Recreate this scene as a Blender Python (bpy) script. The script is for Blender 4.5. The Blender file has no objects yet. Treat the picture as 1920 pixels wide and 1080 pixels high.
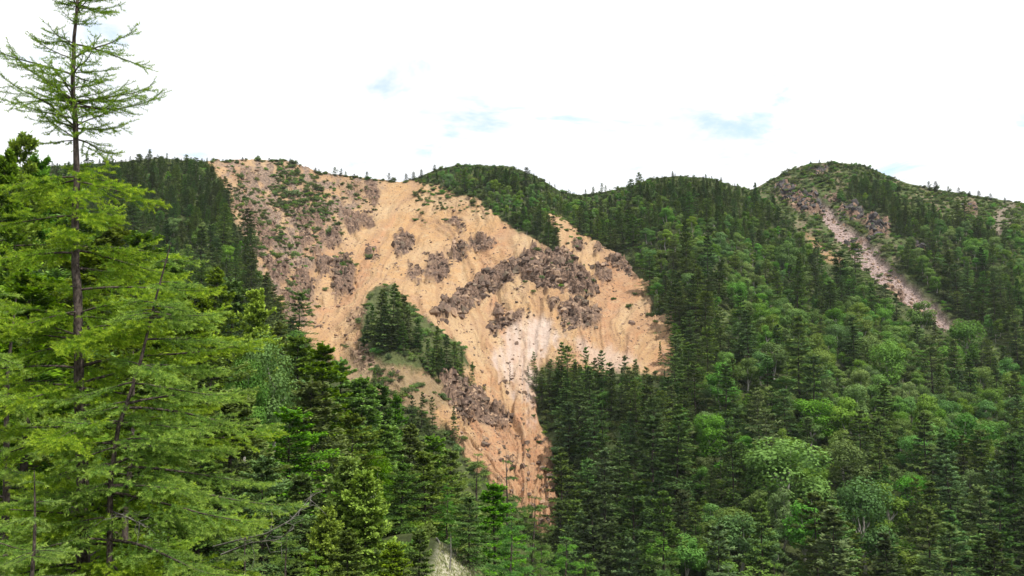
import bpy, bmesh, math, random
import numpy as np
from mathutils import Vector, Matrix

# ------------------------------------------------------------------ camera, sky, sun, exposure
random.seed(7)
RNG = np.random.default_rng(11)
sc = bpy.context.scene
col = sc.collection
F = 960.0 / math.tan(math.radians(30.0))          # focal length in photo pixels (60 degree lens)
PITCH = math.atan(160.0 / F)
CAM = np.array([0.0, 0.0, 1.7])
HAZE = 0.00006
cd = bpy.data.cameras.new('camera')
cd.lens = 18.0 / math.tan(math.radians(30.0)); cd.sensor_width = 36.0
cd.clip_start = 0.1; cd.clip_end = 20000
cam = bpy.data.objects.new('camera', cd); col.objects.link(cam)
cam.location = CAM; cam.rotation_euler = (math.radians(90) + PITCH, 0, 0)
sc.camera = cam

SUN_EL, SUN_AZ = math.radians(56), math.radians(136)   # azimuth clockwise from +Y: from the right, a touch behind the camera
SD = np.array([math.sin(SUN_AZ) * math.cos(SUN_EL), math.cos(SUN_AZ) * math.cos(SUN_EL), math.sin(SUN_EL)])
sl = bpy.data.lights.new('sun', 'SUN'); sl.energy = 4.6; sl.angle = math.radians(0.7); sl.color = (1.0, 0.955, 0.88)
so = bpy.data.objects.new('sun', sl); col.objects.link(so)
so.rotation_euler = Vector(SD).to_track_quat('Z', 'Y').to_euler()
so.location = (200, -50, 400)

w = bpy.data.worlds.new('World'); sc.world = w; w.use_nodes = True
nt = w.node_tree; nt.nodes.clear()
def N(t, typ, **kw):
    n = t.nodes.new(typ)
    for k, v in kw.items(): setattr(n, k, v)
    return n
def math_node(t, op, a, b=None, clamp=False):
    n = N(t, 'ShaderNodeMath', operation=op, use_clamp=clamp)
    for i, v in enumerate((a, b)):
        if v is None: continue
        if isinstance(v, (int, float)): n.inputs[i].default_value = v
        else: t.links.new(v, n.inputs[i])
    return n.outputs[0]
def mapr(t, v, a, b, c=0.0, d=1.0, smooth=True):
    n = N(t, 'ShaderNodeMapRange'); n.interpolation_type = 'SMOOTHSTEP' if smooth else 'LINEAR'
    n.inputs['From Min'].default_value = a; n.inputs['From Max'].default_value = b
    n.inputs['To Min'].default_value = c; n.inputs['To Max'].default_value = d
    t.links.new(v, n.inputs['Value']); return n.outputs['Result']
def mixc(t, f, a, b, mode='MIX'):
    n = N(t, 'ShaderNodeMix', data_type='RGBA', blend_type=mode)
    n.clamp_result = False
    for s, v in ((n.inputs[0], f), (n.inputs[6], a), (n.inputs[7], b)):
        if isinstance(v, (int, float)): s.default_value = v
        elif isinstance(v, tuple): s.default_value = (v[0], v[1], v[2], 1)
        else: t.links.new(v, s)
    return n.outputs[2]
def noise_node(t, vec, scale, detail=4, rough=0.55, dist=0.0, dims='3D'):
    n = N(t, 'ShaderNodeTexNoise', noise_dimensions=dims)
    n.inputs['Scale'].default_value = scale; n.inputs['Detail'].default_value = detail
    n.inputs['Roughness'].default_value = rough; n.inputs['Distortion'].default_value = dist
    if vec is not None: t.links.new(vec, n.inputs['Vector'])
    return n.outputs['Fac']
out = N(nt, 'ShaderNodeOutputWorld'); bg = N(nt, 'ShaderNodeBackground')
sky = N(nt, 'ShaderNodeTexSky', sky_type='NISHITA'); sky.sun_disc = False
sky.sun_elevation = SUN_EL; sky.sun_rotation = SUN_AZ
sky.altitude = 1800; sky.air_density = 1.0; sky.dust_density = 0.6; sky.ozone_density = 1.2
tc = N(nt, 'ShaderNodeTexCoord'); sep = N(nt, 'ShaderNodeSeparateXYZ'); nt.links.new(tc.outputs['Generated'], sep.inputs[0])
zz = math_node(nt, 'MAXIMUM', math_node(nt, 'ADD', sep.outputs[2], 0.12), 0.02)
comb = N(nt, 'ShaderNodeCombineXYZ')
nt.links.new(math_node(nt, 'DIVIDE', sep.outputs[0], zz), comb.inputs[0])
nt.links.new(math_node(nt, 'DIVIDE', sep.outputs[1], zz), comb.inputs[1])
comb.inputs[2].default_value = 9.1
c1 = noise_node(nt, comb.outputs[0], 2.3, 7, 0.6, 0.4)
cover = mapr(nt, c1, 0.27, 0.50)
cloud = mixc(nt, mapr(nt, noise_node(nt, comb.outputs[0], 2.6, 5, 0.6), 0.3, 0.7), (11.0, 11.4, 11.9), (14.0, 14.0, 14.1))
skyc = mixc(nt, mapr(nt, cover, 0, 1, 0.46, 1.0), mixc(nt, 1.0, sky.outputs[0], (2.3, 2.9, 2.9), 'MULTIPLY'), cloud)
nt.links.new(skyc, bg.inputs['Color']); bg.inputs['Strength'].default_value = 0.085
nt.links.new(bg.outputs[0], out.inputs[0])

sc.view_settings.view_transform = 'Standard'; sc.view_settings.look = 'None'
sc.view_settings.exposure = 0.15; sc.view_settings.gamma = 1.0; sc.view_settings.use_curve_mapping = False
sc.render.engine = 'CYCLES'
sc.cycles.use_denoising = True; sc.cycles.denoiser = 'OPENIMAGEDENOISE'; sc.cycles.denoising_input_passes = 'RGB_ALBEDO_NORMAL'; sc.cycles.denoising_prefilter = 'ACCURATE'
sc.cycles.max_bounces = 5; sc.cycles.diffuse_bounces = 2; sc.cycles.transmission_bounces = 3
sc.cycles.glossy_bounces = 1; sc.cycles.caustics_reflective = False; sc.cycles.caustics_refractive = False

# ------------------------------------------------------------------ helpers
def smooth(a, b, x):
    t = np.clip((x - a) / (b - a), 0, 1); return t * t * (3 - 2 * t)
def _hash(ix, iy, iz, seed):
    h = (ix.astype(np.int64) * 374761393 + iy.astype(np.int64) * 668265263 + iz.astype(np.int64) * 2147483647 + seed * 144665) & 0xFFFFFFFF
    h = ((h ^ (h >> 13)) * 1274126177) & 0xFFFFFFFF
    h = ((h ^ (h >> 16)) * 2246822519) & 0xFFFFFFFF
    return ((h ^ (h >> 15)) & 0xFFFFFF) / float(0xFFFFFF)
def vnoise(x, y, z=0.0, seed=0):
    x = np.asarray(x, float); y = np.asarray(y, float); z = np.zeros_like(x) + z
    ix, iy, iz = np.floor(x), np.floor(y), np.floor(z)
    fx, fy, fz = x - ix, y - iy, z - iz
    fx, fy, fz = [f * f * (3 - 2 * f) for f in (fx, fy, fz)]
    r = 0
    for a in (0, 1):
        for b in (0, 1):
            for c in (0, 1):
                r = r + _hash(ix + a, iy + b, iz + c, seed) * (fx if a else 1 - fx) * (fy if b else 1 - fy) * (fz if c else 1 - fz)
    return r
def fbm(x, y, z=0.0, o=4, seed=0, g=0.5):
    r = 0; a = 1; s = 0; f = 1.0
    for k in range(o):
        r = r + a * vnoise(np.asarray(x) * f, np.asarray(y) * f, np.asarray(z) * f, seed + k * 17); s += a; a *= g; f *= 2.03
    return r / s
def worley_block(x, y, seed=0):
    """random height of the nearest cell plus a small tilt: stepped, blocky rock"""
    ix, iy = np.floor(x), np.floor(y)
    best = np.full(x.shape, 9e9); val = np.zeros_like(x)
    for a in (-1, 0, 1):
        for b in (-1, 0, 1):
            cx, cy = ix + a, iy + b; zc = np.zeros_like(cx)
            px = cx + _hash(cx, cy, zc, seed); py = cy + _hash(cx, cy, zc + 1, seed)
            d = (px - x) ** 2 + (py - y) ** 2
            h = _hash(cx, cy, zc + 2, seed) + (x - px) * (_hash(cx, cy, zc + 3, seed) - .5) + (y - py) * (_hash(cx, cy, zc + 4, seed) - .5)
            m = d < best
            best = np.where(m, d, best); val = np.where(m, h, val)
    return val
def sdf(px, py, poly):
    """signed distance in the plane, positive inside"""
    P = np.array(poly, float); d = np.full(np.shape(px), 1e18); ins = np.zeros(np.shape(px), bool)
    for i in range(len(P)):
        a, b = P[i - 1], P[i]; e = b - a; L = e @ e + 1e-9
        t = np.clip(((px - a[0]) * e[0] + (py - a[1]) * e[1]) / L, 0, 1)
        d = np.minimum(d, (px - a[0] - t * e[0]) ** 2 + (py - a[1] - t * e[1]) ** 2)
        if a[1] != b[1]:
            c = ((a[1] > py) != (b[1] > py)) & (px < (b[0] - a[0]) * (py - a[1]) / (b[1] - a[1]) + a[0])
            ins ^= c
    d = np.sqrt(d); return np.where(ins, d, -d)

def mesh_from(name, V, Fc, mats=None, midx=None, smooth_shade=False, attrs=None):
    V = np.asarray(V, np.float32); Fc = np.asarray(Fc, np.int32)
    me = bpy.data.meshes.new(name)
    k = Fc.shape[1]
    me.vertices.add(len(V)); me.vertices.foreach_set('co', V.ravel())
    me.loops.add(len(Fc) * k); me.loops.foreach_set('vertex_index', Fc.ravel())
    me.polygons.add(len(Fc)); me.polygons.foreach_set('loop_start', np.arange(0, len(Fc) * k, k, dtype=np.int32))
    me.update(calc_edges=True)
    for m in (mats or []): me.materials.append(m)
    if midx is not None: me.polygons.foreach_set('material_index', np.asarray(midx, np.int32))
    me.polygons.foreach_set('use_smooth', np.full(len(Fc), smooth_shade))
    for an, (typ, data) in (attrs or {}).items():
        at = me.attributes.new(an, typ, 'POINT')
        at.data.foreach_set('color' if typ == 'FLOAT_COLOR' else 'value', np.asarray(data, np.float32).ravel())
    me.update(); return me
def cat_meshes(parts):
    V, Fs, n = [], [], 0
    for v, f in parts:
        V.append(v); Fs.append(f + n); n += len(v)
    return np.concatenate(V), np.concatenate(Fs)
def tube(P, R, sides=6):
    P = np.asarray(P, float); R = np.asarray(R, float); n = len(P)
    T = np.gradient(P, axis=0); T /= np.linalg.norm(T, axis=1)[:, None] + 1e-9
    ref = np.where(np.abs(T[:, 2:3]) > .9, np.array([[1., 0, 0]]), np.array([[0, 0, 1.]]))
    A = np.cross(T, ref); A /= np.linalg.norm(A, axis=1)[:, None] + 1e-9
    B = np.cross(T, A)
    th = np.arange(sides) * 2 * math.pi / sides
    V = P[:, None] + R[:, None, None] * (np.cos(th)[None, :, None] * A[:, None] + np.sin(th)[None, :, None] * B[:, None])
    i = np.arange(n - 1)[:, None] * sides; j = np.arange(sides)[None]; j2 = (j + 1) % sides
    Fc = np.stack([i + j, i + j2, i + sides + j2, i + sides + j], -1).reshape(-1, 4)
    return V.reshape(-1, 3), Fc
def unit(a): return a / (np.linalg.norm(a, axis=-1, keepdims=True) + 1e-9)
def kites(P, D, Nn, ln, wd):
    """leaf-shaped quads: base point, direction, normal, length, width"""
    D = unit(D); S = unit(np.cross(D, Nn)); ln = np.asarray(ln)[:, None]; wd = np.asarray(wd)[:, None]
    V = np.stack([P, P + D * ln * .5 + S * wd * .5, P + D * ln, P + D * ln * .5 - S * wd * .5], 1).reshape(-1, 3)
    Fc = np.arange(len(P) * 4).reshape(-1, 4)
    return V, Fc
def link(name, data, parent=None, mat=None, loc=None):
    o = bpy.data.objects.new(name, data); col.objects.link(o)
    if parent is not None: o.parent = parent
    if loc is not None: o.location = loc
    if mat is not None: data.materials.append(mat)
    return o
def tag(o, label, cat=None, group=None, kind=None):
    o['label'] = label
    if cat: o['category'] = cat
    if group: o['group'] = group
    if kind: o['kind'] = kind
    return o
def ray(px, py):
    dx = (np.asarray(px, float) - 960) / F; dz = (540 - np.asarray(py, float)) / F
    c, s = math.cos(PITCH), math.sin(PITCH)
    return dx, c - s * dz, s + c * dz
def at(px, py, Y):
    """point on the view ray of a photo pixel at ground distance Y"""
    dx, dy, dz = ray(px, py); k = Y / dy
    return np.stack([CAM[0] + dx * k, CAM[1] + dy * k + 0 * dx, CAM[2] + dz * k], -1)
def project(P):
    P = np.asarray(P) - CAM; c, s = math.cos(PITCH), math.sin(PITCH)
    d = P[..., 1] * c + P[..., 2] * s; u = -P[..., 1] * s + P[..., 2] * c
    return 960 + F * P[..., 0] / d, 540 - F * u / d

# ------------------------------------------------------------------ materials
def new_mat(name):
    m = bpy.data.materials.new(name); m.use_nodes = True; t = m.node_tree; t.nodes.clear()
    o = N(t, 'ShaderNodeOutputMaterial'); return m, t, o
def foliage(name, base, tip, trans=0.28, var=0.35, hue=0.03, scale=0.6):
    m, t, o = new_mat(name)
    oi = N(t, 'ShaderNodeObjectInfo'); at_ = N(t, 'ShaderNodeAttribute'); at_.attribute_name = 'tip'
    geo = N(t, 'ShaderNodeNewGeometry')
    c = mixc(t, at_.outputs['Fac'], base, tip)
    n = noise_node(t, geo.outputs['Position'], scale, 3)
    v = math_node(t, 'ADD', mapr(t, oi.outputs['Random'], 0, 1, 1 - var, 1 + var, False), mapr(t, n, 0.25, 0.75, -0.22, 0.22, False))
    hs = N(t, 'ShaderNodeHueSaturation')
    t.links.new(mapr(t, math_node(t, 'FRACT', math_node(t, 'MULTIPLY', oi.outputs['Random'], 37.3)), 0, 1, .5 - hue, .5 + hue, False), hs.inputs['Hue'])
    t.links.new(mapr(t, math_node(t, 'FRACT', math_node(t, 'MULTIPLY', oi.outputs['Random'], 91.7)), 0, 1, .8, 1.12, False), hs.inputs['Saturation'])
    t.links.new(v, hs.inputs['Value']); t.links.new(c, hs.inputs['Color'])
    p = N(t, 'ShaderNodeBsdfPrincipled'); p.inputs['Roughness'].default_value = .65; p.inputs['Specular IOR Level'].default_value = .08
    tr = N(t, 'ShaderNodeBsdfTranslucent'); mx = N(t, 'ShaderNodeMixShader'); mx.inputs[0].default_value = trans
    t.links.new(hs.outputs[0], p.inputs['Base Color'])
    tcx = mixc(t, 1.0, hs.outputs[0], (1.25, 1.2, .6), 'MULTIPLY'); t.links.new(tcx, tr.inputs['Color'])
    t.links.new(p.outputs[0], mx.inputs[1]); t.links.new(tr.outputs[0], mx.inputs[2]); t.links.new(mx.outputs[0], o.inputs[0])
    return m
def bark(name, a, b, scale=8.0, bump=0.6):
    m, t, o = new_mat(name)
    tc = N(t, 'ShaderNodeTexCoord'); mp = N(t, 'ShaderNodeMapping'); mp.inputs['Scale'].default_value = (1, 1, .45)
    t.links.new(tc.outputs['Object'], mp.inputs[0])
    n = noise_node(t, mp.outputs[0], scale, 6, .65); n2 = noise_node(t, mp.outputs[0], scale * 3.1, 3)
    c = mixc(t, mapr(t, n, .35, .65), a, b)
    c = mixc(t, mapr(t, n2, .6, .75, 0, .5), c, (.3, .3, .27))
    p = N(t, 'ShaderNodeBsdfPrincipled'); p.inputs['Roughness'].default_value = .9; p.inputs['Specular IOR Level'].default_value = .15
    bp = N(t, 'ShaderNodeBump'); bp.inputs['Strength'].default_value = bump; bp.inputs['Distance'].default_value = .03
    t.links.new(n, bp.inputs['Height']); t.links.new(bp.outputs[0], p.inputs['Normal'])
    t.links.new(c, p.inputs['Base Color']); t.links.new(p.outputs[0], o.inputs[0]); return m
def rock_mat(name, a, b, lichen, scale=.9):
    m, t, o = new_mat(name)
    oi = N(t, 'ShaderNodeObjectInfo'); geo = N(t, 'ShaderNodeNewGeometry')
    n = noise_node(t, geo.outputs['Position'], scale, 6, .65); n2 = noise_node(t, geo.outputs['Position'], scale * .35, 4)
    c = mixc(t, mapr(t, n, .33, .67), a, b)
    c = mixc(t, mapr(t, n2, .52, .68, 0, .7), c, lichen)
    hs = N(t, 'ShaderNodeHueSaturation'); t.links.new(mapr(t, oi.outputs['Random'], 0, 1, .62, 1.35, False), hs.inputs['Value']); t.links.new(c, hs.inputs['Color'])
    p = N(t, 'ShaderNodeBsdfPrincipled'); p.inputs['Roughness'].default_value = .92; p.inputs['Specular IOR Level'].default_value = .2
    bp = N(t, 'ShaderNodeBump'); bp.inputs['Strength'].default_value = .8; bp.inputs['Distance'].default_value = .35
    t.links.new(n, bp.inputs['Height']); t.links.new(bp.outputs[0], p.inputs['Normal'])
    t.links.new(hs.outputs[0], p.inputs['Base Color']); t.links.new(p.outputs[0], o.inputs[0]); return m

M = {}
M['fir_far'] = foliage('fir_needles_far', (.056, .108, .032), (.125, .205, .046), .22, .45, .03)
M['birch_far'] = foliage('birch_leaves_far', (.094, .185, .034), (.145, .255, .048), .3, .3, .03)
M['fir_near'] = foliage('fir_needles_near', (0.045, 0.10, 0.02), (0.19, 0.315, 0.04), .25, .3, .03)
M['fir_lime'] = foliage('fir_new_shoots', (0.10, 0.19, 0.016), (0.32, 0.47, 0.03), .3, .1, .01)
M['larch_mid'] = foliage('larch_needles_mid', (0.105, 0.215, 0.045), (0.19, 0.33, 0.065), .35, .25, .03)
M['larch'] = foliage('larch_needles', (0.13, 0.285, 0.020), (0.36, 0.53, 0.040), .42, .08, .01, 1.4)
M['birch_near'] = foliage('birch_leaves_near', (0.07, 0.185, 0.02), (0.13, 0.27, 0.03), .32, .15, .02)
M['scrub'] = foliage('dwarf_pine_needles', (0.07, 0.105, 0.03), (0.12, 0.165, 0.05), .2, .4, .03)
M['bark'] = bark('conifer_bark', (.035, .027, .022), (.085, .068, .056), 9)
M['bark_birch'] = bark('birch_bark', (.30, .27, .23), (.48, .45, .40), 5, .2)
M['larch_bark'] = bark('larch_bark', (.030, .022, .020), (.110, .085, .072), 16, 1.0)
M['dead'] = bark('weathered_dead_wood', (.11, .10, .088), (.24, .225, .20), 14, .4)
M['rock'] = rock_mat('purple_brown_rock', (.068, .047, .038), (.20, .135, .098), (.145, .120, .082))
M['rock_tan'] = rock_mat('tan_rock', (.20, .130, .090), (.36, .25, .165), (.22, .155, .115))
M['rock_grey'] = rock_mat('grey_rock', (.034, .030, .032), (.098, .088, .086), (.075, .080, .050))

def terrain_mat():
    m, t, o = new_mat('mountain_ground')
    A = N(t, 'ShaderNodeAttribute'); A.attribute_name = 'cover_a'; B = N(t, 'ShaderNodeAttribute'); B.attribute_name = 'cover_b'
    S = N(t, 'ShaderNodeAttribute'); S.attribute_name = 'wash'
    sa = N(t, 'ShaderNodeSeparateColor'); t.links.new(A.outputs['Color'], sa.inputs[0])
    sb = N(t, 'ShaderNodeSeparateColor'); t.links.new(B.outputs['Color'], sb.inputs[0])
    geo = N(t, 'ShaderNodeNewGeometry'); pos = geo.outputs['Position']
    n1 = noise_node(t, pos, .035, 5, .6); n2 = noise_node(t, pos, .22, 5, .65); n3 = noise_node(t, pos, 1.1, 4, .65); n4 = noise_node(t, pos, .55, 3, .6)
    floor = mixc(t, mapr(t, n2, .35, .65), (.030, .036, .014), (.062, .072, .026))
    grass = mixc(t, mapr(t, n2, .35, .65), (.060, .088, .028), (.115, .145, .052))
    c = mixc(t, sb.outputs[2], floor, grass)
    soil = mixc(t, mapr(t, n1, .35, .65), (.400, .240, .112), (.410, .280, .155))
    TN = N(t, 'ShaderNodeAttribute'); TN.attribute_name = 'rust'
    soil = mixc(t, TN.outputs['Fac'], soil, (.37, .195, .105))
    soil = mixc(t, mapr(t, n2, .45, .75, 0, .75), soil, (.435, .322, .192))
    soil = mixc(t, mapr(t, S.outputs['Fac'], .44, .70, 0, .85), soil, (.325, .200, .110))
    soil = mixc(t, mapr(t, S.outputs['Fac'], .45, .2, 0, .45), soil, (.445, .342, .215))
    soil = mixc(t, mapr(t, noise_node(t, pos, .09, 6, .7, .4), .5, .66, 0, .6), soil, (.36, .235, .145))
    soil = mixc(t, mapr(t, n3, .54, .66, 0, .75), soil, (.21, .130, .092))
    soil = mixc(t, mapr(t, noise_node(t, pos, 2.6, 3, .7), .58, .66, 0, .65), soil, (.17, .110, .085))
    c = mixc(t, sa.outputs[0], c, soil)
    grey = mixc(t, mapr(t, n3, .35, .65), (.115, .085, .068), (.30, .215, .155))
    c = mixc(t, sb.outputs[0], c, grey)
    white = mixc(t, mapr(t, n2, .3, .7), (.40, .300, .245), (.475, .385, .325))
    white = mixc(t, mapr(t, n3, .62, .72, 0, .5), white, (.34, .22, .17))
    c = mixc(t, sa.outputs[1], c, white)
    pink = mixc(t, mapr(t, n3, .35, .65), (.17, .125, .115), (.36, .275, .245))
    c = mixc(t, sb.outputs[1], c, pink)
    rk = mixc(t, mapr(t, n3, .33, .67), (.078, .052, .041), (.25, .165, .115))
    c = mixc(t, sa.outputs[2], c, rk)
    p = N(t, 'ShaderNodeBsdfPrincipled'); p.inputs['Roughness'].default_value = .95; p.inputs['Specular IOR Level'].default_value = .12
    bp = N(t, 'ShaderNodeBump'); bp.inputs['Strength'].default_value = .9; bp.inputs['Distance'].default_value = .7
    t.links.new(math_node(t, 'ADD', n4, math_node(t, 'MULTIPLY', n3, .6)), bp.inputs['Height']); t.links.new(bp.outputs[0], p.inputs['Normal'])
    t.links.new(c, p.inputs['Base Color']); t.links.new(p.outputs[0], o.inputs[0]); return m
M['terrain'] = terrain_mat()
def hill_mat():
    m, t, o = new_mat('hillside_ground')
    A = N(t, 'ShaderNodeAttribute'); A.attribute_name = 'pale'
    geo = N(t, 'ShaderNodeNewGeometry'); pos = geo.outputs['Position']
    n2 = noise_node(t, pos, .5, 5, .65); n3 = noise_node(t, pos, 3.5, 4, .65)
    c = mixc(t, mapr(t, n2, .35, .65), (.030, .038, .014), (.060, .075, .024))
    pale = mixc(t, mapr(t, n3, .38, .62), (.16, .18, .08), (.42, .39, .30))
    c = mixc(t, A.outputs['Fac'], c, pale)
    p = N(t, 'ShaderNodeBsdfPrincipled'); p.inputs['Roughness'].default_value = .95; p.inputs['Specular IOR Level'].default_value = .1
    bp = N(t, 'ShaderNodeBump'); bp.inputs['Strength'].default_value = .8; bp.inputs['Distance'].default_value = .15
    t.links.new(n3, bp.inputs['Height']); t.links.new(bp.outputs[0], p.inputs['Normal'])
    t.links.new(c, p.inputs['Base Color']); t.links.new(p.outputs[0], o.inputs[0]); return m
M['hill'] = hill_mat()

# ------------------------------------------------------------------ the mountain
SKY = np.array([(-600, 400), (-300, 345), (0, 315), (200, 306), (300, 296), (370, 303), (400, 302), (470, 300), (540, 303), (600, 325),
    (650, 330), (700, 337), (750, 343), (785, 332), (820, 317), (860, 309), (950, 311), (1000, 328), (1050, 358), (1085, 366), (1120, 362),
    (1170, 352), (1220, 335), (1270, 330), (1330, 334), (1370, 347), (1410, 356), (1440, 340), (1480, 319), (1520, 306), (1560, 304),
    (1620, 310), (1660, 327), (1700, 343), (1760, 356), (1850, 370), (1920, 381), (2050, 395), (2300, 440), (2500, 470)], float)
def skyline(px):
    return np.interp(px, SKY[:, 0], SKY[:, 1])
CP = [  # photo pixel, ground distance in metres
    (-600, 405, 380), (-300, 350, 390), (0, 320, 400), (300, 300, 398), (450, 303, 432), (600, 328, 446), (750, 346, 450), (900, 311, 440), (1000, 330, 436),
    (1085, 368, 452), (1270, 332, 420), (1410, 358, 455), (1550, 306, 470), (1700, 345, 462), (1920, 383, 450), (2300, 440, 440), (2500, 470, 440),
    (-300, 600, 250), (100, 500, 300), (300, 430, 330), (420, 430, 345), (450, 560, 280), (520, 420, 385), (520, 560, 300), (600, 480, 362), (560, 380, 410),
    (640, 560, 320), (750, 450, 388), (850, 420, 398), (960, 420, 380), (1040, 455, 362), (1060, 415, 398), (900, 500, 350), (1050, 520, 330), (1130, 480, 356), (1200, 520, 338),
    (1160, 420, 385), (1280, 440, 340), (1400, 440, 376), (1500, 430, 402), (1620, 440, 405), (1760, 450, 390), (1920, 470, 378), (2300, 560, 330), (2500, 600, 320),
    (1300, 540, 296), (1450, 560, 315), (1600, 560, 334), (1720, 550, 350), (1800, 610, 330), (1920, 600, 312),
    (300, 640, 235), (450, 700, 228), (560, 640, 262), (630, 660, 272), (690, 620, 268), (760, 620, 262), (830, 680, 252), (870, 620, 296), (960, 640, 296), (1010, 640, 294), (1060, 600, 306), (1120, 640, 280),
    (1200, 640, 284), (1250, 680, 262), (1350, 660, 248), (1500, 680, 252), (1650, 690, 262), (1800, 720, 276), (1900, 700, 282), (2000, 740, 258), (2400, 760, 245),
    (620, 740, 226), (720, 740, 228), (850, 760, 238), (960, 750, 257), (1000, 800, 244), (1060, 760, 245), (1120, 720, 240), (1250, 800, 212), (1450, 820, 206), (1650, 840, 206), (1850, 840, 218), (2200, 880, 206),
    (700, 860, 205), (880, 860, 220), (980, 880, 224), (1030, 900, 222), (1080, 900, 217), (1150, 900, 196), (1300, 960, 176), (1550, 980, 170), (1800, 980, 174), (2100, 1000, 170),
    (700, 1000, 180), (950, 1000, 196), (1030, 990, 203), (1080, 1010, 197), (1250, 1080, 158), (1550, 1100, 150), (1800, 1100, 152), (2200, 1120, 150),
    (-600, 900, 170), (0, 900, 180), (400, 1100, 165), (950, 1150, 172), (1200, 1200, 140), (1600, 1220, 134), (2000, 1220, 134), (400, 1330, 140), (1000, 1330, 135), (1600, 1330, 122), (2400, 1330, 120), (-600, 1330, 120)]
CP = np.array(CP, float)
def _tps(d2): return np.where(d2 > 0, d2 * np.log(d2 + 1e-12), 0)
_c = CP[:, :2] / 500.0
_K = _tps(((_c[:, None] - _c[None]) ** 2).sum(-1)) + np.eye(len(_c)) * 0.0006
_Pm = np.c_[np.ones(len(_c)), _c]
_A = np.block([[_K, _Pm], [_Pm.T, np.zeros((3, 3))]])
_w = np.linalg.solve(_A, np.r_[np.log(CP[:, 2]), np.zeros(3)])
def dist_at(px, py):
    q = np.stack([np.ravel(px), np.ravel(py)], -1) / 500.0; r = np.zeros(len(q))
    for s in range(0, len(q), 60000):
        b = q[s:s + 60000]
        r[s:s + 60000] = _tps(((b[:, None] - _c[None]) ** 2).sum(-1)) @ _w[:-3] + _w[-3] + b @ _w[-2:]
    return np.exp(r).reshape(np.shape(px))

SLIDE = [(392, 303), (470, 296), (540, 296), (600, 318), (700, 330), (770, 338), (830, 351), (900, 378), (938, 412), (990, 447), (1036, 474), (1052, 468), (1032, 432), (1022, 405),
    (1052, 407), (1100, 445), (1150, 474), (1200, 514), (1236, 534), (1212, 546), (1216, 580), (1226, 598), (1262, 590), (1260, 640), (1272, 712), (1240, 706), (1225, 705), (1170, 700),
    (1085, 690), (1030, 690), (994, 700), (1004, 740), (1012, 790), (1036, 840), (1046, 900), (1044, 990), (1020, 990), (960, 935), (880, 870), (840, 800), (760, 770), (650, 720),
    (620, 680), (580, 645), (540, 605), (505, 550), (478, 500), (470, 455), (440, 420), (430, 370), (412, 335)]
ISLAND = [(688, 560), (735, 535), (775, 585), (850, 640), (888, 705), (860, 722), (800, 708), (740, 702), (668, 668), (676, 620)]
SPUR = [(650, 665), (760, 700), (830, 715), (840, 760), (800, 800), (720, 790), (640, 720)]
WHITE = [(925, 690), (938, 650), (955, 612), (995, 606), (1062, 632), (1040, 664), (1002, 690), (1006, 740), (1004, 800), (988, 775), (970, 742), (950, 712)]
WHITE2 = [(1080, 640), (1160, 660), (1200, 690), (1160, 700), (1085, 670)]
GREY = [(400, 300), (540, 300), (690, 335), (712, 380), (640, 430), (600, 470), (590, 520), (592, 610), (540, 605), (500, 545), (474, 490), (468, 450), (440, 415), (430, 365)]
PINK = [(1532, 368), (1560, 378), (1582, 410), (1622, 442), (1655, 482), (1706, 530), (1772, 588), (1832, 632), (1816, 645), (1738, 596), (1660, 538), (1602, 484), (1562, 432), (1540, 402)]
PINK2 = [(1505, 425), (1530, 440), (1584, 492), (1580, 508), (1545, 486), (1520, 455)]
PINK3 = [(1875, 380), (1905, 375), (1900, 410), (1870, 450), (1860, 440)]
PEAK = [(1400, 358), (1480, 315), (1560, 300), (1600, 330), (1560, 375), (1650, 400), (1700, 460), (1660, 520), (1600, 470), (1540, 490), (1480, 420), (1430, 380)]
RIDGE = [(1660, 325), (1760, 350), (1960, 380), (2060, 395), (2060, 470), (1900, 440), (1850, 430), (1760, 420), (1690, 380)]
CLEAR = [[(1293, 797), (1335, 797), (1345, 826), (1302, 828)], [(1345, 578), (1385, 588), (1378, 606), (1350, 600)], [(1425, 850), (1462, 868), (1488, 905), (1450, 895)],
    [(1806, 620), (1850, 632), (1912, 690), (1895, 700), (1840, 660)], [(1135, 780), (1175, 800), (1165, 850), (1140, 845)], [(1050, 700), (1066, 704), (1072, 740), (1056, 745)]]
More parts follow.
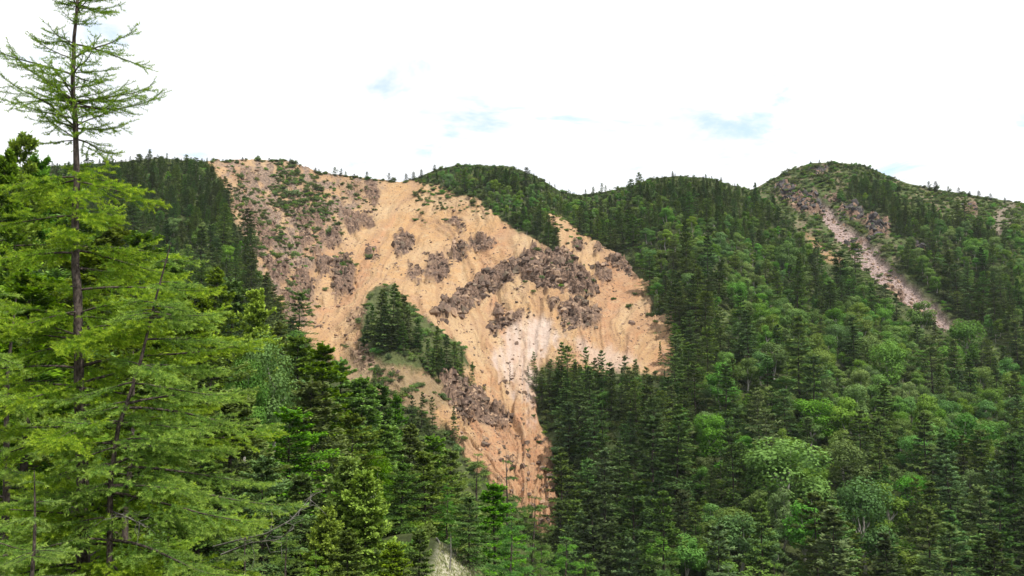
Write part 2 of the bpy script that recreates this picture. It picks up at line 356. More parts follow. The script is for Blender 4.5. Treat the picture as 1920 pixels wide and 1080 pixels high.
ROCKS = [  # outcrops: polygon, material, rock size in metres, number of rocks, label
    ([(742, 440), (772, 438), (779, 462), (760, 470), (752, 478), (735, 479)], 'rock', 2.6, 26, 'squarish dark rock knob standing alone on the upper orange scree'),
    ([(838, 415), (868, 412), (874, 436), (855, 436)], 'rock', 1.7, 14, 'small brown crag on the smooth scree above and right of the squarish knob'),
    ([(800, 480), (826, 474), (846, 505), (838, 528), (800, 532), (792, 510)], 'rock', 2.4, 26, 'dark grey crag right below the squarish knob, above the conifer island'),
    ([(842, 470), (868, 460), (880, 470), (862, 492), (846, 490)], 'rock', 2.1, 16, 'jagged crag between the dark grey crag and the flat brown one'),
    ([(884, 458), (912, 452), (934, 462), (915, 474), (892, 474)], 'rock', 1.9, 14, 'flat brown crag just under the smooth scree sheet'),
    ([(812, 596), (830, 566), (880, 545), (930, 505), (985, 480), (990, 505), (950, 540), (900, 570), (870, 596), (830, 604)], 'rock', 2.5, 95, 'long diagonal band of dark crags climbing across the middle of the slide'),
    ([(978, 490), (1005, 474), (1060, 476), (1095, 500), (1115, 540), (1120, 562), (1095, 572), (1060, 556), (1030, 545), (985, 535), (972, 515)], 'rock', 2.5, 110, 'largest broad dark crag in the centre right of the slide'),
    ([(1074, 456), (1088, 452), (1094, 470), (1078, 474)], 'rock', 2.6, 8, 'pointed brown rock tooth above the broad central crag'),
    ([(1112, 466), (1126, 462), (1132, 480), (1118, 484)], 'rock', 2.1, 7, 'second brown rock tooth along the right rim of the slide'),
    ([(1140, 484), (1162, 482), (1192, 518), (1176, 522), (1148, 504)], 'rock', 2.0, 22, 'sloping brown rib of rock along the right edge of the slide'),
    ([(1112, 500), (1140, 505), (1150, 528), (1130, 536), (1116, 522)], 'rock', 1.7, 16, 'broken brown rocks between the broad crag and the right rim'),
    ([(1048, 585), (1072, 572), (1112, 582), (1128, 602), (1100, 622), (1056, 628)], 'rock', 2.3, 52, 'rounded dark crag above the conifers at the foot of the slide'),
    ([(1030, 572), (1046, 568), (1050, 582), (1036, 588)], 'rock', 1.8, 8, 'little reddish rock clump left of the rounded dark crag'),
    ([(920, 628), (930, 604), (955, 590), (982, 592), (975, 612), (945, 616), (932, 638)], 'rock', 2.0, 30, 'reddish brown crag at the top of the whitish scree'),
    ([(924, 578), (942, 574), (945, 588), (930, 592)], 'rock', 1.6, 8, 'small brown rocks above the reddish crag of the white scree'),
    ([(624, 490), (640, 480), (664, 510), (668, 545), (640, 556), (626, 572), (622, 530)], 'rock', 2.3, 34, 'dark rock rib carrying a green bush, left of the slide centre'),
    ([(684, 478), (700, 470), (712, 490), (698, 496)], 'rock', 1.7, 12, 'small rock with a shrub left of the squarish knob'),
    ([(548, 530), (566, 514), (590, 530), (584, 568), (566, 566)], 'rock', 1.9, 24, 'grey rock cluster on the left flank above the forest'),
    ([(552, 448), (578, 430), (590, 452), (570, 470), (556, 466)], 'rock', 1.8, 20, 'grey rock cluster below the green wedge of shrubs'),
    ([(830, 720), (850, 712), (890, 735), (935, 765), (956, 785), (950, 800), (905, 795), (870, 800), (845, 765)], 'rock', 1.7, 100, 'steep purple brown cliff below the conifer island'),
    ([(660, 670), (690, 664), (704, 690), (690, 705), (668, 690)], 'rock_tan', 1.6, 22, 'pale broken rocks at the lower left foot of the conifer island'),
    ([(690, 345), (712, 360), (705, 385), (680, 375)], 'rock', 1.8, 14, 'rust brown rocks below the bare ridge crest'),
    ([(606, 325), (650, 335), (690, 350), (665, 380), (635, 360)], 'rock_tan', 1.7, 26, 'rusty broken rocks strewn just under the ridge crest'),
    ([(1446, 345), (1470, 338), (1500, 356), (1530, 366), (1542, 392), (1520, 398), (1490, 392), (1462, 372)], 'rock_grey', 2.9, 60, 'dark cliff left of the pink chute under the rounded peak'),
    ([(1514, 314), (1548, 310), (1552, 326), (1530, 330)], 'rock_grey', 2.0, 18, 'grey boulder field near the top of the rounded peak'),
    ([(1576, 380), (1600, 374), (1616, 392), (1622, 414), (1598, 408), (1578, 400)], 'rock_grey', 3.2, 28, 'dark cliff right of the head of the pink chute'),
    ([(1546, 362), (1572, 358), (1574, 372), (1552, 378)], 'rock', 2.4, 14, 'dark rock lip over the head of the pink chute'),
    ([(1624, 408), (1646, 408), (1668, 432), (1660, 444), (1630, 442)], 'rock_grey', 3.2, 24, 'lower dark cliff on the right bank of the pink chute'),
    ([(1590, 440), (1612, 442), (1614, 462), (1594, 462)], 'rock_grey', 2.2, 12, 'grey block in the middle of the pink chute'),
    ([(1704, 455), (1738, 476), (1736, 490), (1708, 482)], 'rock_grey', 2.2, 16, 'dark rocks among trees right of the pink chute'),
    ([(1668, 525), (1690, 540), (1700, 562), (1676, 552)], 'rock', 2.0, 16, 'red brown bank at the lower left of the pink chute'),
    ([(482, 432), (516, 428), (524, 462), (500, 474), (484, 462)], 'rock', 1.4, 22, 'brown rocks left of the tan gully on the left flank'),
    ([(500, 498), (536, 496), (546, 530), (524, 548), (504, 530)], 'rock', 1.5, 26, 'broken brown rocks at the forest edge of the left flank'),
    ([(524, 556), (560, 566), (572, 606), (546, 600)], 'rock', 1.4, 22, 'lowest broken rocks of the left flank above the near firs'),
    ([(596, 440), (636, 432), (646, 462), (612, 470)], 'rock', 1.4, 20, 'rust brown rocks right of the green wedge'),
    ([(640, 398), (690, 392), (700, 424), (656, 440)], 'rock', 1.4, 18, 'scattered brown rocks above the bush-topped rib'),
    ([(548, 392), (600, 400), (604, 428), (560, 430)], 'rock', 1.5, 22, 'brown rocks mixed with shrubs at the foot of the green wedge'),
    ([(436, 322), (476, 318), (486, 346), (448, 352)], 'rock_tan', 1.4, 18, 'rusty rocks at the upper left corner of the slide'),
    ([(592, 480), (616, 484), (620, 530), (600, 536)], 'rock', 1.4, 16, 'narrow string of brown rocks left of the bush-topped rib'),
    ([(448, 392), (478, 402), (488, 446), (462, 430)], 'rock', 1.4, 16, 'grey brown rocks beside the dark forest on the left flank'),
    ([(764, 500), (790, 505), (788, 540), (768, 535)], 'rock', 1.5, 14, 'small broken crag right above the conifer island tip'),
    ([(660, 585), (690, 580), (684, 615), (650, 620)], 'rock_tan', 1.2, 14, 'faint reddish rocks left of the conifer island'),
    ([(1804, 380), (1830, 382), (1836, 402), (1812, 405)], 'rock_grey', 2.2, 14, 'grey crag below the ridge crest right of the rounded peak'),
]
def slope_masks(px, py):
    n = (fbm(px / 26., py / 26., 0, 4, 3) - .5) * 2
    n2 = (fbm(px / 9., py / 9., 0, 3, 9) - .5) * 2
    def pm(poly, soft, amp=10, amp2=4): return smooth(-soft, soft, sdf(px, py, poly) + n * amp + n2 * amp2)
    slide = pm(SLIDE, 4); isl = pm(ISLAND, 6); spur = pm(SPUR, 10)
    bare = slide * (1 - .97 * isl) * (1 - .4 * spur)
    white = np.maximum(.9 * pm(WHITE, 12, 26, 14) * (.55 + .45 * smooth(.35, .6, fbm((np.arctan2(px - 985, 960 - py)) * 40, py / 90., 0, 3, 191))), .6 * pm(WHITE2, 10)); grey = pm(GREY, 18, 26, 18)
    pink = np.maximum(pm(PINK, 4, 6), .5 * pm(PINK3, 5, 6)); pink2 = pm(PINK2, 4, 6)
    peak = pm(PEAK, 12); ridge = pm(RIDGE, 12)
    clear = np.max([pm(c, 6, 6) for c in CLEAR], 0)
    rock = np.zeros(np.shape(px))
    for r in ROCKS:
        P = np.array(r[0]); q = (px > P[:, 0].min() - 30) & (px < P[:, 0].max() + 30) & (py > P[:, 1].min() - 30) & (py < P[:, 1].max() + 30)
        v = smooth(-3, 3, sdf(px[q], py[q], r[0]) + n[q] * 9 + n2[q] * 9)
        rock[q] = np.maximum(rock[q], v * (.35 if r[1] == 'rock_tan' else 1))
    return dict(bare=np.maximum(bare, pink2 * .8), white=white, grey=grey * slide, pink=pink, peak=peak, ridge=ridge, clear=clear, rock=rock, isl=isl, spur=spur, slide=slide, rip=np.maximum(pink, pink2))

NX, NR = 1090, 450
gx = np.linspace(-460, 2380, NX)
gt = np.linspace(0, 1, NR) ** 1.05
GPX = np.repeat(gx[None], NR, 0)
GPY = skyline(GPX) + gt[:, None] * (1330 - skyline(GPX))
GY = dist_at(GPX, GPY)
GY = np.minimum.accumulate(GY, 0) if False else GY
GP = at(GPX, GPY, GY)
MK = slope_masks(GPX, GPY)
# rills run down towards the foot of the slide
ax = 640 + (988 - 640) * smooth(600, 830, GPX + (GPY - 500) * .3)
phi = np.arctan2(GPX - ax, np.maximum(960 - GPY, 40.))
rr = np.hypot(GPX - ax, 960 - GPY)
wob = (fbm(GPX / 60., GPY / 60., 0, 3, 21) - .5) * .16
rill = fbm((phi + wob) * 34, rr / 160., 0, 4, 31)
rill_fine = fbm((phi + wob) * 130, rr / 45., 0, 3, 37)
gully = fbm((phi + wob * 2) * 9, rr / 300., 0, 3, 41)
X, Y_, Z = GP[..., 0], GP[..., 1], GP[..., 2]
rough = fbm(X / 9., Y_ / 9., Z / 9., 5, 51) - .5
big = fbm(X / 38., Y_ / 38., Z / 38., 3, 61) - .5
fade = smooth(0, .05, gt)[:, None]
sl_ = MK['slide']
disp = big * 7 * fade * (1 - .4 * sl_) + rough * (2.2 - .8 * sl_)
disp = disp + sl_ * ((gully - .5) * 7.0 * fade + (.62 - np.abs(2 * rill - 1)) * 1.9 + (.6 - np.abs(2 * rill_fine - 1)) * .95) * (1 - .5 * MK['white'])
rocky = np.clip(MK['rock'] + .5 * MK['grey'] * smooth(.42, .56, fbm(GPX / 14., GPY / 14., 0, 4, 81)), 0, 1)
blk = worley_block((X + .5 * Z) / 3.4, (Z - .3 * X) / 2.6, 71) + .5 * worley_block((X + .5 * Z) / 1.6, (Z - .3 * X) / 1.4, 73)
disp = disp + rocky * ((blk - .75) * 3.6 + .8) + MK['isl'] * 1.2
disp = disp + (MK['pink'] + MK['grey'] * .5) * (fbm(X / 2.2, Y_ / 2.2, Z / 2.2, 3, 77) - .5) * 1.6 - MK['pink'] * 3.0
disp = disp * (.35 + .65 * fade)
gdirn = np.array([0, -.5, .866])
GP = GP + disp[..., None] * gdirn
# the far side of the ridge falls away again
back = []
top = GP[0]
for k in range(1, 26):
    dY = 3.0 * k + .55 * k * k
    q = top.copy(); q[:, 0] *= (top[:, 1] + dY) / top[:, 1]; q[:, 1] += dY
    q[:, 2] -= .12 * dY + .0045 * dY * dY * .4 + .2 * dY * min(1, k / 6) - (fbm(q[:, 0] / 12., q[:, 1] / 12., 0, 3, 5) - .5) * 1.5
    back.append(q)
ALL = np.concatenate([np.array(back[::-1]), GP], 0)
nr = ALL.shape[0]
ii = np.arange(nr - 1)[:, None] * NX + np.arange(NX - 1)[None]
FT = np.stack([ii, ii + NX, ii + NX + 1, ii + 1], -1).reshape(-1, 4)
def padb(a): return np.concatenate([np.repeat(a[:1], len(back), 0), a], 0)
scrubby = np.clip(MK['peak'] + MK['ridge'], 0, 1)
grass = np.clip(MK['isl'] * .2 + MK['clear'] + scrubby * .4 + .25 * MK['spur'] + .25, 0, 1)
greyc = np.clip(MK['grey'] * (.22 + .95 * smooth(.38, .54, fbm(GPX / 14., GPY / 14., 0, 4, 81))) + .5 * MK['spur'] * MK['bare'] + scrubby * .5 * smooth(.5, .62, fbm(GPX / 12., GPY / 12., 0, 4, 83)), 0, 1)
rust = np.clip(.75 * smooth(-30, 30, sdf(GPX, GPY, [(900, 800), (1060, 760), (1060, 1010), (1000, 1000), (880, 870)])) + .8 * smooth(.46, .66, fbm((phi + wob) * 14, rr / 220., 0, 4, 171)), 0, 1)
ca = np.stack([padb(MK['bare']), padb(MK['white']), padb(MK['rock']), np.ones((nr, NX))], -1)
cb = np.stack([padb(greyc), padb(MK['pink']), padb(grass), np.ones((nr, NX))], -1)
mt = mesh_from('mountain', ALL.reshape(-1, 3), FT, [M['terrain']], None, True,
    {'cover_a': ('FLOAT_COLOR', ca), 'cover_b': ('FLOAT_COLOR', cb), 'wash': ('FLOAT', padb(.6 * rill + .4 * rill_fine)), 'rust': ('FLOAT', padb(rust))})
mo = link('mountain', mt); tag(mo, 'mountainside with a broad orange landslide scar and forested slopes', kind='structure')
GN_ = unit(np.cross(np.gradient(GP, axis=1), np.gradient(GP, axis=0)))
GN_ *= np.sign(GN_[..., 2:3] + 1e-9)
def locate(px, py):
    """point and normal of the mountain at photo pixels"""
    px = np.atleast_1d(np.asarray(px, float)); py = np.atleast_1d(np.asarray(py, float))
    i = np.clip((px - gx[0]) / (gx[1] - gx[0]), 0, NX - 1.001); s = skyline(px)
    tt = np.clip((py - s) / (1330 - s), 0, 1); j = np.clip(np.interp(tt, gt, np.arange(NR)), 0, NR - 1.001)
    i0, j0 = i.astype(int), j.astype(int); fi, fj = (i - i0)[:, None], (j - j0)[:, None]
    def L(G): return G[j0, i0] * (1 - fi) * (1 - fj) + G[j0, i0 + 1] * fi * (1 - fj) + G[j0 + 1, i0] * (1 - fi) * fj + G[j0 + 1, i0 + 1] * fi * fj
    return L(GP), unit(L(GN_))

# ------------------------------------------------------------------ the near hillside and valley ground
def near_h(x, y):
    x = np.asarray(x, float); y = np.asarray(y, float)
    s = .10 + .58 * smooth(10, 92, y); xx = 60 * np.tanh(x / 60)
    z = -.30 * np.clip(y, -6, 60) - .12 * np.maximum(y - 60, 0) - s * xx - .7 * np.maximum(0, y - 122) ** 1.05
    z = z + (fbm(x / 7., y / 7., 0, 4, 91) - .5) * 1.3 * smooth(4, 15, y)
    z = z + 6.3 * np.exp(-(((x + 4.6) / 7.) ** 2 + ((y - 60) / 8.) ** 2))
    return np.maximum(z, -66)
hx = np.linspace(-110, 90, 260); hy = np.linspace(-25, 190, 280)
HX, HY = np.meshgrid(hx, hy); HZ = near_h(HX, HY)
hp = np.stack([HX, HY, HZ], -1); hpx, hpy = project(np.where(hp[..., 1:2] > 3, hp, np.array([0, 3., 0])))
pale = smooth(-8, 8, sdf(hpx, hpy, [(822, 1018), (850, 1030), (905, 1078), (930, 1130), (790, 1130)])) * (HY > 20) * (HY < 75)
ih = np.arange(279)[:, None] * 260 + np.arange(259)[None]
hm = mesh_from('near_hillside', hp.reshape(-1, 3), np.stack([ih, ih + 1, ih + 261, ih + 260], -1).reshape(-1, 4), [M['hill']], None, True, {'pale': ('FLOAT', pale)})
ho = link('near_hillside', hm); tag(ho, 'steep wooded hillside falling from the viewpoint into the valley', kind='structure')
gv = [(-9000, -9000, -72), (9000, -9000, -72), (9000, 9000, -72), (-9000, 9000, -72)]
gm = mesh_from('valley_ground', gv, [(0, 1, 2, 3)], [M['hill']], None, False, {'pale': ('FLOAT', np.zeros(4))})
tag(link('valley_ground', gm), 'valley ground below the slopes', kind='structure')

# ------------------------------------------------------------------ plant builders
def make_fir(seed, h=12., R=2.3, gap=.42, nb=7, ntw=3, nl=2, ll=.55, lw=.26, bare=.06, shape=.85, droop=.3, messy=.2, up=.06, tilt=-.18, flat=.5, thick=.016):
    r = np.random.default_rng(seed)
    zs, azs, Ls = [], [], []
    z = h * bare
    while z < h * .985:
        q = (z / h); n = max(3, int(nb * (1 - .35 * q) + r.random()))
        L0 = R * (1 - q) ** shape * r.uniform(.68, 1.08) + .15
        a0 = r.random() * 6.28
        for k in range(n):
            zs.append(z + r.normal(0, gap * .18)); azs.append(a0 + k * 6.283 / n + r.normal(0, .25)); Ls.append(L0 * r.uniform(1 - messy * 2.2, 1 + messy * .6))
        z += gap * (1.1 - .45 * q) * r.uniform(.75, 1.3)
    zs, azs, Ls = map(np.array, (zs, azs, Ls)); B = len(zs)
    q = np.clip(zs / h, 0, 1)
    slope = tilt + .85 * q ** 2 + r.normal(0, .08, B)
    ad = np.stack([np.cos(azs), np.sin(azs)], -1)
    sd_ = np.stack([-np.sin(azs), np.cos(azs)], -1)
    def axis(s):   # s: (B,k) -> points
        z_ = zs[:, None] + Ls[:, None] * (slope[:, None] * s - droop * s * s + (droop * .75 + up) * s ** 3)
        xy = ad[:, None] * (Ls[:, None] * s)[..., None]
        return np.concatenate([xy, z_[..., None]], -1)
    s = np.repeat((np.linspace(.18, 1, ntw) ** .85)[None], B, 0) + r.normal(0, .03, (B, ntw)); s = np.clip(s, .08, 1)
    P = axis(s)
    allP, allD, allN, allT = [], [], [], []
    for side in (-1, 1, 0):
        ang = (r.uniform(.75, 1.15, (B, ntw)) * side)
        D = ad[:, None] * np.cos(ang)[..., None] + sd_[:, None] * np.sin(ang)[..., None]
        tl = Ls[:, None] * (.50 * (1 - s) ** .7 + .10) * r.uniform(.6, 1.15, (B, ntw)) if side else Ls[:, None] * np.full((B, ntw), 1.1 / ntw)
        u = (np.arange(nl) + .15) / nl
        tz = -.18 + r.normal(0, .12, (B, ntw)) + (.5 * q[:, None])
        D3 = np.concatenate([D, tz[..., None]], -1)
        pts = P[:, :, None] + D3[:, :, None] * (tl[..., None] * u)[..., None]
        pts = pts + r.normal(0, .05 * ll + .012, pts.shape); pts[..., 2] += r.normal(0, thick * R, pts.shape[:3])
        pts[..., 2] -= .10 * (tl[..., None] * u) ** 2
        fl = r.normal(0, flat, pts.shape)
        D4 = D3[:, :, None] + fl * .8
        allP.append(pts.reshape(-1, 3)); allD.append(D4.reshape(-1, 3)); allN.append((np.array([0, 0, .9]) + .35 * np.concatenate([ad, 0 * ad[:, :1]], -1)[:, None, None] + fl[..., ::-1]).reshape(-1, 3))
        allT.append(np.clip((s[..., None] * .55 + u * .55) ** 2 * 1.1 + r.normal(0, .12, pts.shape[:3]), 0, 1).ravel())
    # leader
    nt_ = 14; zt = np.linspace(h * .93, h * 1.0, nt_); a = r.random(nt_) * 6.28
    allP.append(np.stack([0 * zt, 0 * zt, zt], -1)); allD.append(np.stack([np.cos(a) * .5, np.sin(a) * .5, np.full(nt_, .8)], -1)); allN.append(np.stack([np.cos(a + 1.5), np.sin(a + 1.5), 0 * a], -1)); allT.append(np.full(nt_, .6))
    P, D, Nn, T = map(np.concatenate, (allP, allD, allN, allT))
    k = len(P)
    V, Fc = kites(P, D, Nn, ll * r.uniform(.7, 1.25, k), lw * r.uniform(.7, 1.25, k))
    tp = np.repeat(T, 4)
    zt = np.linspace(-.6, h * .99, 9)
    tv, tf = tube(np.stack([.04 * np.sin(zt + seed), .04 * np.cos(zt * 1.3), zt], -1), .012 * h * (1 - np.linspace(0, 1, 9)) ** .9 + .012, 7)
    parts = [(tv, tf)]
    step = 1 if ntw > 4 else 3
    for b in range(0, B, step):
        bp = axis(np.linspace(0.0, .85, 4)[None].repeat(B, 0))[b] if False else None
    ss = np.linspace(0, .9, 4)[None].repeat(B, 0); AX = axis(ss)
    for b in range(0, B, step):
        parts.append(tube(AX[b], np.array([.02, .015, .010, .004]) * (Ls[b] / 1.6) * (1.3 if ntw > 4 else 2), 3))
    wv, wf = cat_meshes(parts)
    return dict(V=V, F=Fc, tip=tp, wv=wv, wf=wf, h=h)
def make_broad(seed, h=8., R=3., nc=16, per=150, ll=.34, lw=.26, low=.3, flat=.95):
    r = np.random.default_rng(seed)
    C = []; 
    while len(C) < nc:
        v = r.normal(0, 1, 3); v /= np.linalg.norm(v); v *= r.uniform(.45, .95)
        if v[2] < -.8: continue
        c = np.array([v[0] * R * .72, v[1] * R * .72, h * (low + (1 - low) * .5) + v[2] * h * (1 - low) * .47])
        C.append(c)
    C = np.array(C); cr = r.uniform(.26, .46, nc) * R
    ps, ns, ts = [], [], []
    for c, rad in zip(C, cr):
        v = unit(r.normal(0, 1, (per, 3))); rad_ = rad * r.uniform(.55, 1.08, per) ** .7
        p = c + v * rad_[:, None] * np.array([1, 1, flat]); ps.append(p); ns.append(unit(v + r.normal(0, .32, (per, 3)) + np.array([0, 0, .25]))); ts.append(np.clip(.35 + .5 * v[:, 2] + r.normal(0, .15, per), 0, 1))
    P, Nn, T = map(np.concatenate, (ps, ns, ts)); k = len(P)
    D = np.cross(Nn, r.normal(0, 1, (k, 3)))
    V, Fc = kites(P, D, Nn, ll * r.uniform(.7, 1.3, k), lw * r.uniform(.7, 1.3, k))
    zt = np.linspace(-.6, h * .62, 6); wx = np.cumsum(r.normal(0, .12, (6, 2)), 0)
    tr = np.c_[wx, zt]; parts = [tube(tr, .02 * h * np.linspace(1, .35, 6), 7)]
    for c in C[::2]:
        s0 = tr[r.integers(2, 5)]; mid = (s0 + c) / 2 + r.normal(0, .12, 3) + np.array([0, 0, -.1])
        parts.append(tube(np.array([s0, mid, c]), np.array([.009, .006, .002]) * h, 5))
    wv, wf = cat_meshes(parts)
    return dict(V=V, F=Fc, tip=np.repeat(T, 4), wv=wv, wf=wf, h=h)
def make_bush(seed, R=1., h=1., nc=8, per=60, ll=.22, lw=.12):
    r = np.random.default_rng(seed); ps, ns, ts = [], [], []
    for _ in range(nc):
        a = r.random() * 6.28; d = r.random() ** .6 * .7 * R
        c = np.array([math.cos(a) * d, math.sin(a) * d, h * r.uniform(.25, .65)]); rad = R * r.uniform(.3, .5)
        v = unit(r.normal(0, 1, (per, 3))); v[:, 2] = np.abs(v[:, 2]) * 1.1 - .15
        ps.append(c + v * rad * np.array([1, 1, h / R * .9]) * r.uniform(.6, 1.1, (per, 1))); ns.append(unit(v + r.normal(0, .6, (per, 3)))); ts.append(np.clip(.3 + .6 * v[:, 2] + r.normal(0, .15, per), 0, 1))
    P, Nn, T = map(np.concatenate, (ps, ns, ts)); k = len(P)
    D = np.cross(Nn, r.normal(0, 1, (k, 3))) + np.array([0, 0, .5])
    V, Fc = kites(P, D, Nn, ll * r.uniform(.7, 1.3, k), lw * r.uniform(.7, 1.3, k))
    st = []
    for _ in range(5):
        a = r.random() * 6.28
        st.append(tube(np.array([[0, 0, -.3], [math.cos(a) * R * .25, math.sin(a) * R * .25, h * .3], [math.cos(a) * R * .5, math.sin(a) * R * .5, h * .55]]), [.035 * R, .025 * R, .01 * R], 4))
    wv, wf = cat_meshes(st)
    return dict(V=V, F=Fc, tip=np.repeat(T, 4), wv=wv, wf=wf, h=h)
def proto(name, d, leaf, wood, joined=False):
    out = dict(h=d['h'])
    out['crown'] = mesh_from(name + '_crown', d['V'], d['F'], [leaf], None, False, {'tip': ('FLOAT', d['tip'])})
    out['trunk'] = mesh_from(name + '_trunk', d['wv'], d['wf'], [wood], None, True)
    if joined:
        V, Fc = cat_meshes([(d['V'], d['F']), (d['wv'], d['wf'])])
        mi = np.r_[np.zeros(len(d['F'])), np.ones(len(d['wf']))]
        me = mesh_from(name + '_whole', V, Fc, [leaf, wood], mi, False, {'tip': ('FLOAT', np.r_[d['tip'], np.zeros(len(d['wv']))])})
        out['obj'] = bpy.data.objects.new(name, me)
    return out
PR = {}
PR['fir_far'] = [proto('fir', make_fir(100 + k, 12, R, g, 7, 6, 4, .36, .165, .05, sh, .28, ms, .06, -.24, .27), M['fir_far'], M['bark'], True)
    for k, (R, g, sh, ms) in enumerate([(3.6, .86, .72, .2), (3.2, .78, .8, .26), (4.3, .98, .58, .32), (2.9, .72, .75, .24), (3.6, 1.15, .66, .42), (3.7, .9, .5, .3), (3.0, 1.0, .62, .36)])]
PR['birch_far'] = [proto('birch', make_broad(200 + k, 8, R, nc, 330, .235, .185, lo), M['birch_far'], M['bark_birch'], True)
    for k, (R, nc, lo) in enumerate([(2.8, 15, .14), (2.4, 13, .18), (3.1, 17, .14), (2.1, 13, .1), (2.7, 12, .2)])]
PR['fir_near'] = [proto('fir_near', make_fir(300 + k, 12, R, g, 8, 10, 6, .21, .11, .05, sh, dr, ms, .06, -.2, .4), M['fir_near'], M['bark'])
    for k, (R, g, sh, dr, ms) in enumerate([(3.6, .72, .72, .30, .2), (3.2, .64, .78, .24, .2), (4.3, .9, .58, .32, .32), (3.0, .66, .7, .25, .25)])]
PR['fir_lime'] = [proto('fir_lime', make_fir(330 + k, 8, 2.7, .38, 9, 9, 5, .20, .14, .04, .62, .3, .25, .14), M['fir_lime'], M['bark']) for k in range(2)]
PR['birch_near'] = [proto('birch_near', make_broad(340 + k, 8, 2.7, 24, 420, .17, .12, .2), M['birch_near'], M['bark_birch']) for k in range(2)]
PR['shrub'] = [proto('shrub', make_bush(360 + k, 1, h, 7, 55, .24, .13), M['scrub'], M['bark'], True) for k, h in enumerate([1.0, .8, 1.3, .7])]
PR['shrub_far'] = [proto('shrub_green', make_bush(370 + k, 1, h, 7, 55, .24, .13), M['birch_far'], M['bark'], True) for k, h in enumerate([1.0, .8, 1.2])]
def place(name, p, loc, height, wid, rz, label, cat, group=None, tilt=(0, 0), crown='crown'):
    e = bpy.data.objects.new(name, None); col.objects.link(e)
    e.location = loc; e.scale = (wid, wid, height / p['h']); e.rotation_euler = (tilt[0], tilt[1], rz); e.empty_display_size = .3
    tag(e, label, cat, group)
    link('trunk', p['trunk'], e); link(crown, p['crown'], e)
    return e
def scatter(name, pts, rz, scl, idx, protos, label, kind='stuff'):
    """one uncountable mass: instances of a few plants or stones on stored points"""
    me = bpy.data.meshes.new(name); me.vertices.add(len(pts)); me.vertices.foreach_set('co', np.asarray(pts, np.float32).ravel())
    for an, ty, key, data in (('rz', 'FLOAT_VECTOR', 'vector', rz), ('scl', 'FLOAT_VECTOR', 'vector', scl), ('idx', 'INT', 'value', idx)):
        a = me.attributes.new(an, ty, 'POINT'); a.data.foreach_set(key, np.asarray(data, np.int32 if ty == 'INT' else np.float32).ravel())
    o = link(name, me); tag(o, label, kind=kind)
    g = bpy.data.node_groups.new(name + '_nodes', 'GeometryNodeTree')
    g.interface.new_socket('Geometry', in_out='INPUT', socket_type='NodeSocketGeometry'); g.interface.new_socket('Geometry', in_out='OUTPUT', socket_type='NodeSocketGeometry')
    gi = N(g, 'NodeGroupInput'); go = N(g, 'NodeGroupOutput'); ip = N(g, 'GeometryNodeInstanceOnPoints'); jn = N(g, 'GeometryNodeJoinGeometry')
    for p in reversed(protos):
        oi = N(g, 'GeometryNodeObjectInfo'); oi.inputs['Object'].default_value = p; oi.inputs['As Instance'].default_value = True
        g.links.new(oi.outputs['Geometry'], jn.inputs[0])
    def attr(nm, ty):
        a = N(g, 'GeometryNodeInputNamedAttribute', data_type=ty); a.inputs['Name'].default_value = nm; return a.outputs['Attribute']
    g.links.new(gi.outputs[0], ip.inputs['Points']); g.links.new(jn.outputs[0], ip.inputs['Instance'])
    ip.inputs['Pick Instance'].default_value = True
    g.links.new(attr('idx', 'INT'), ip.inputs['Instance Index'])
    er = N(g, 'FunctionNodeEulerToRotation'); g.links.new(attr('rz', 'FLOAT_VECTOR'), er.inputs[0]); g.links.new(er.outputs[0], ip.inputs['Rotation'])
    g.links.new(attr('scl', 'FLOAT_VECTOR'), ip.inputs['Scale']); g.links.new(ip.outputs[0], go.inputs[0])
    md = o.modifiers.new('scatter', 'NODES'); md.node_group = g
    return o

# ------------------------------------------------------------------ rocks
def hull_rock(seed, n=16, sx=1., sy=1., sz=1.):
    """a jointed block: box corners knocked off and shifted"""
    r = random.Random(seed); bm = bmesh.new()
    for a in (-1, 1):
        for b in (-1, 1):
            for c in (-1, 1):
                for _ in range(2):
                    bm.verts.new((a * sx * r.uniform(.16, .56), b * sy * r.uniform(.16, .56), c * sz * r.uniform(.2, .56)))
    res = bmesh.ops.convex_hull(bm, input=bm.verts)
    junk = [g for g in res['geom_interior'] if isinstance(g, bmesh.types.BMVert)]
    bmesh.ops.delete(bm, geom=junk, context='VERTS')
    bmesh.ops.recalc_face_normals(bm, faces=bm.faces)
    me = bpy.data.meshes.new('rock'); bm.to_mesh(me); bm.free(); return me
ROCKM = {}
for mk in ('rock', 'rock_tan', 'rock_grey'):
    ROCKM[mk] = []
    for k in range(9):
        me = hull_rock(k * 5 + 1, 15, 1.0, .8 + .1 * (k % 3), .55 + .12 * (k % 4)); me.materials.append(M[mk]); ROCKM[mk].append(me)
def inside_points(poly, n, r):
    P = np.array(poly, float); o = []
    while len(o) < n:
        q = np.array([r.uniform(P[:, 0].min(), P[:, 0].max()), r.uniform(P[:, 1].min(), P[:, 1].max())])
        if sdf(q[:1], q[1:], poly)[0] > 0: o.append(q)
    return np.array(o)
rr_ = np.random.default_rng(5)
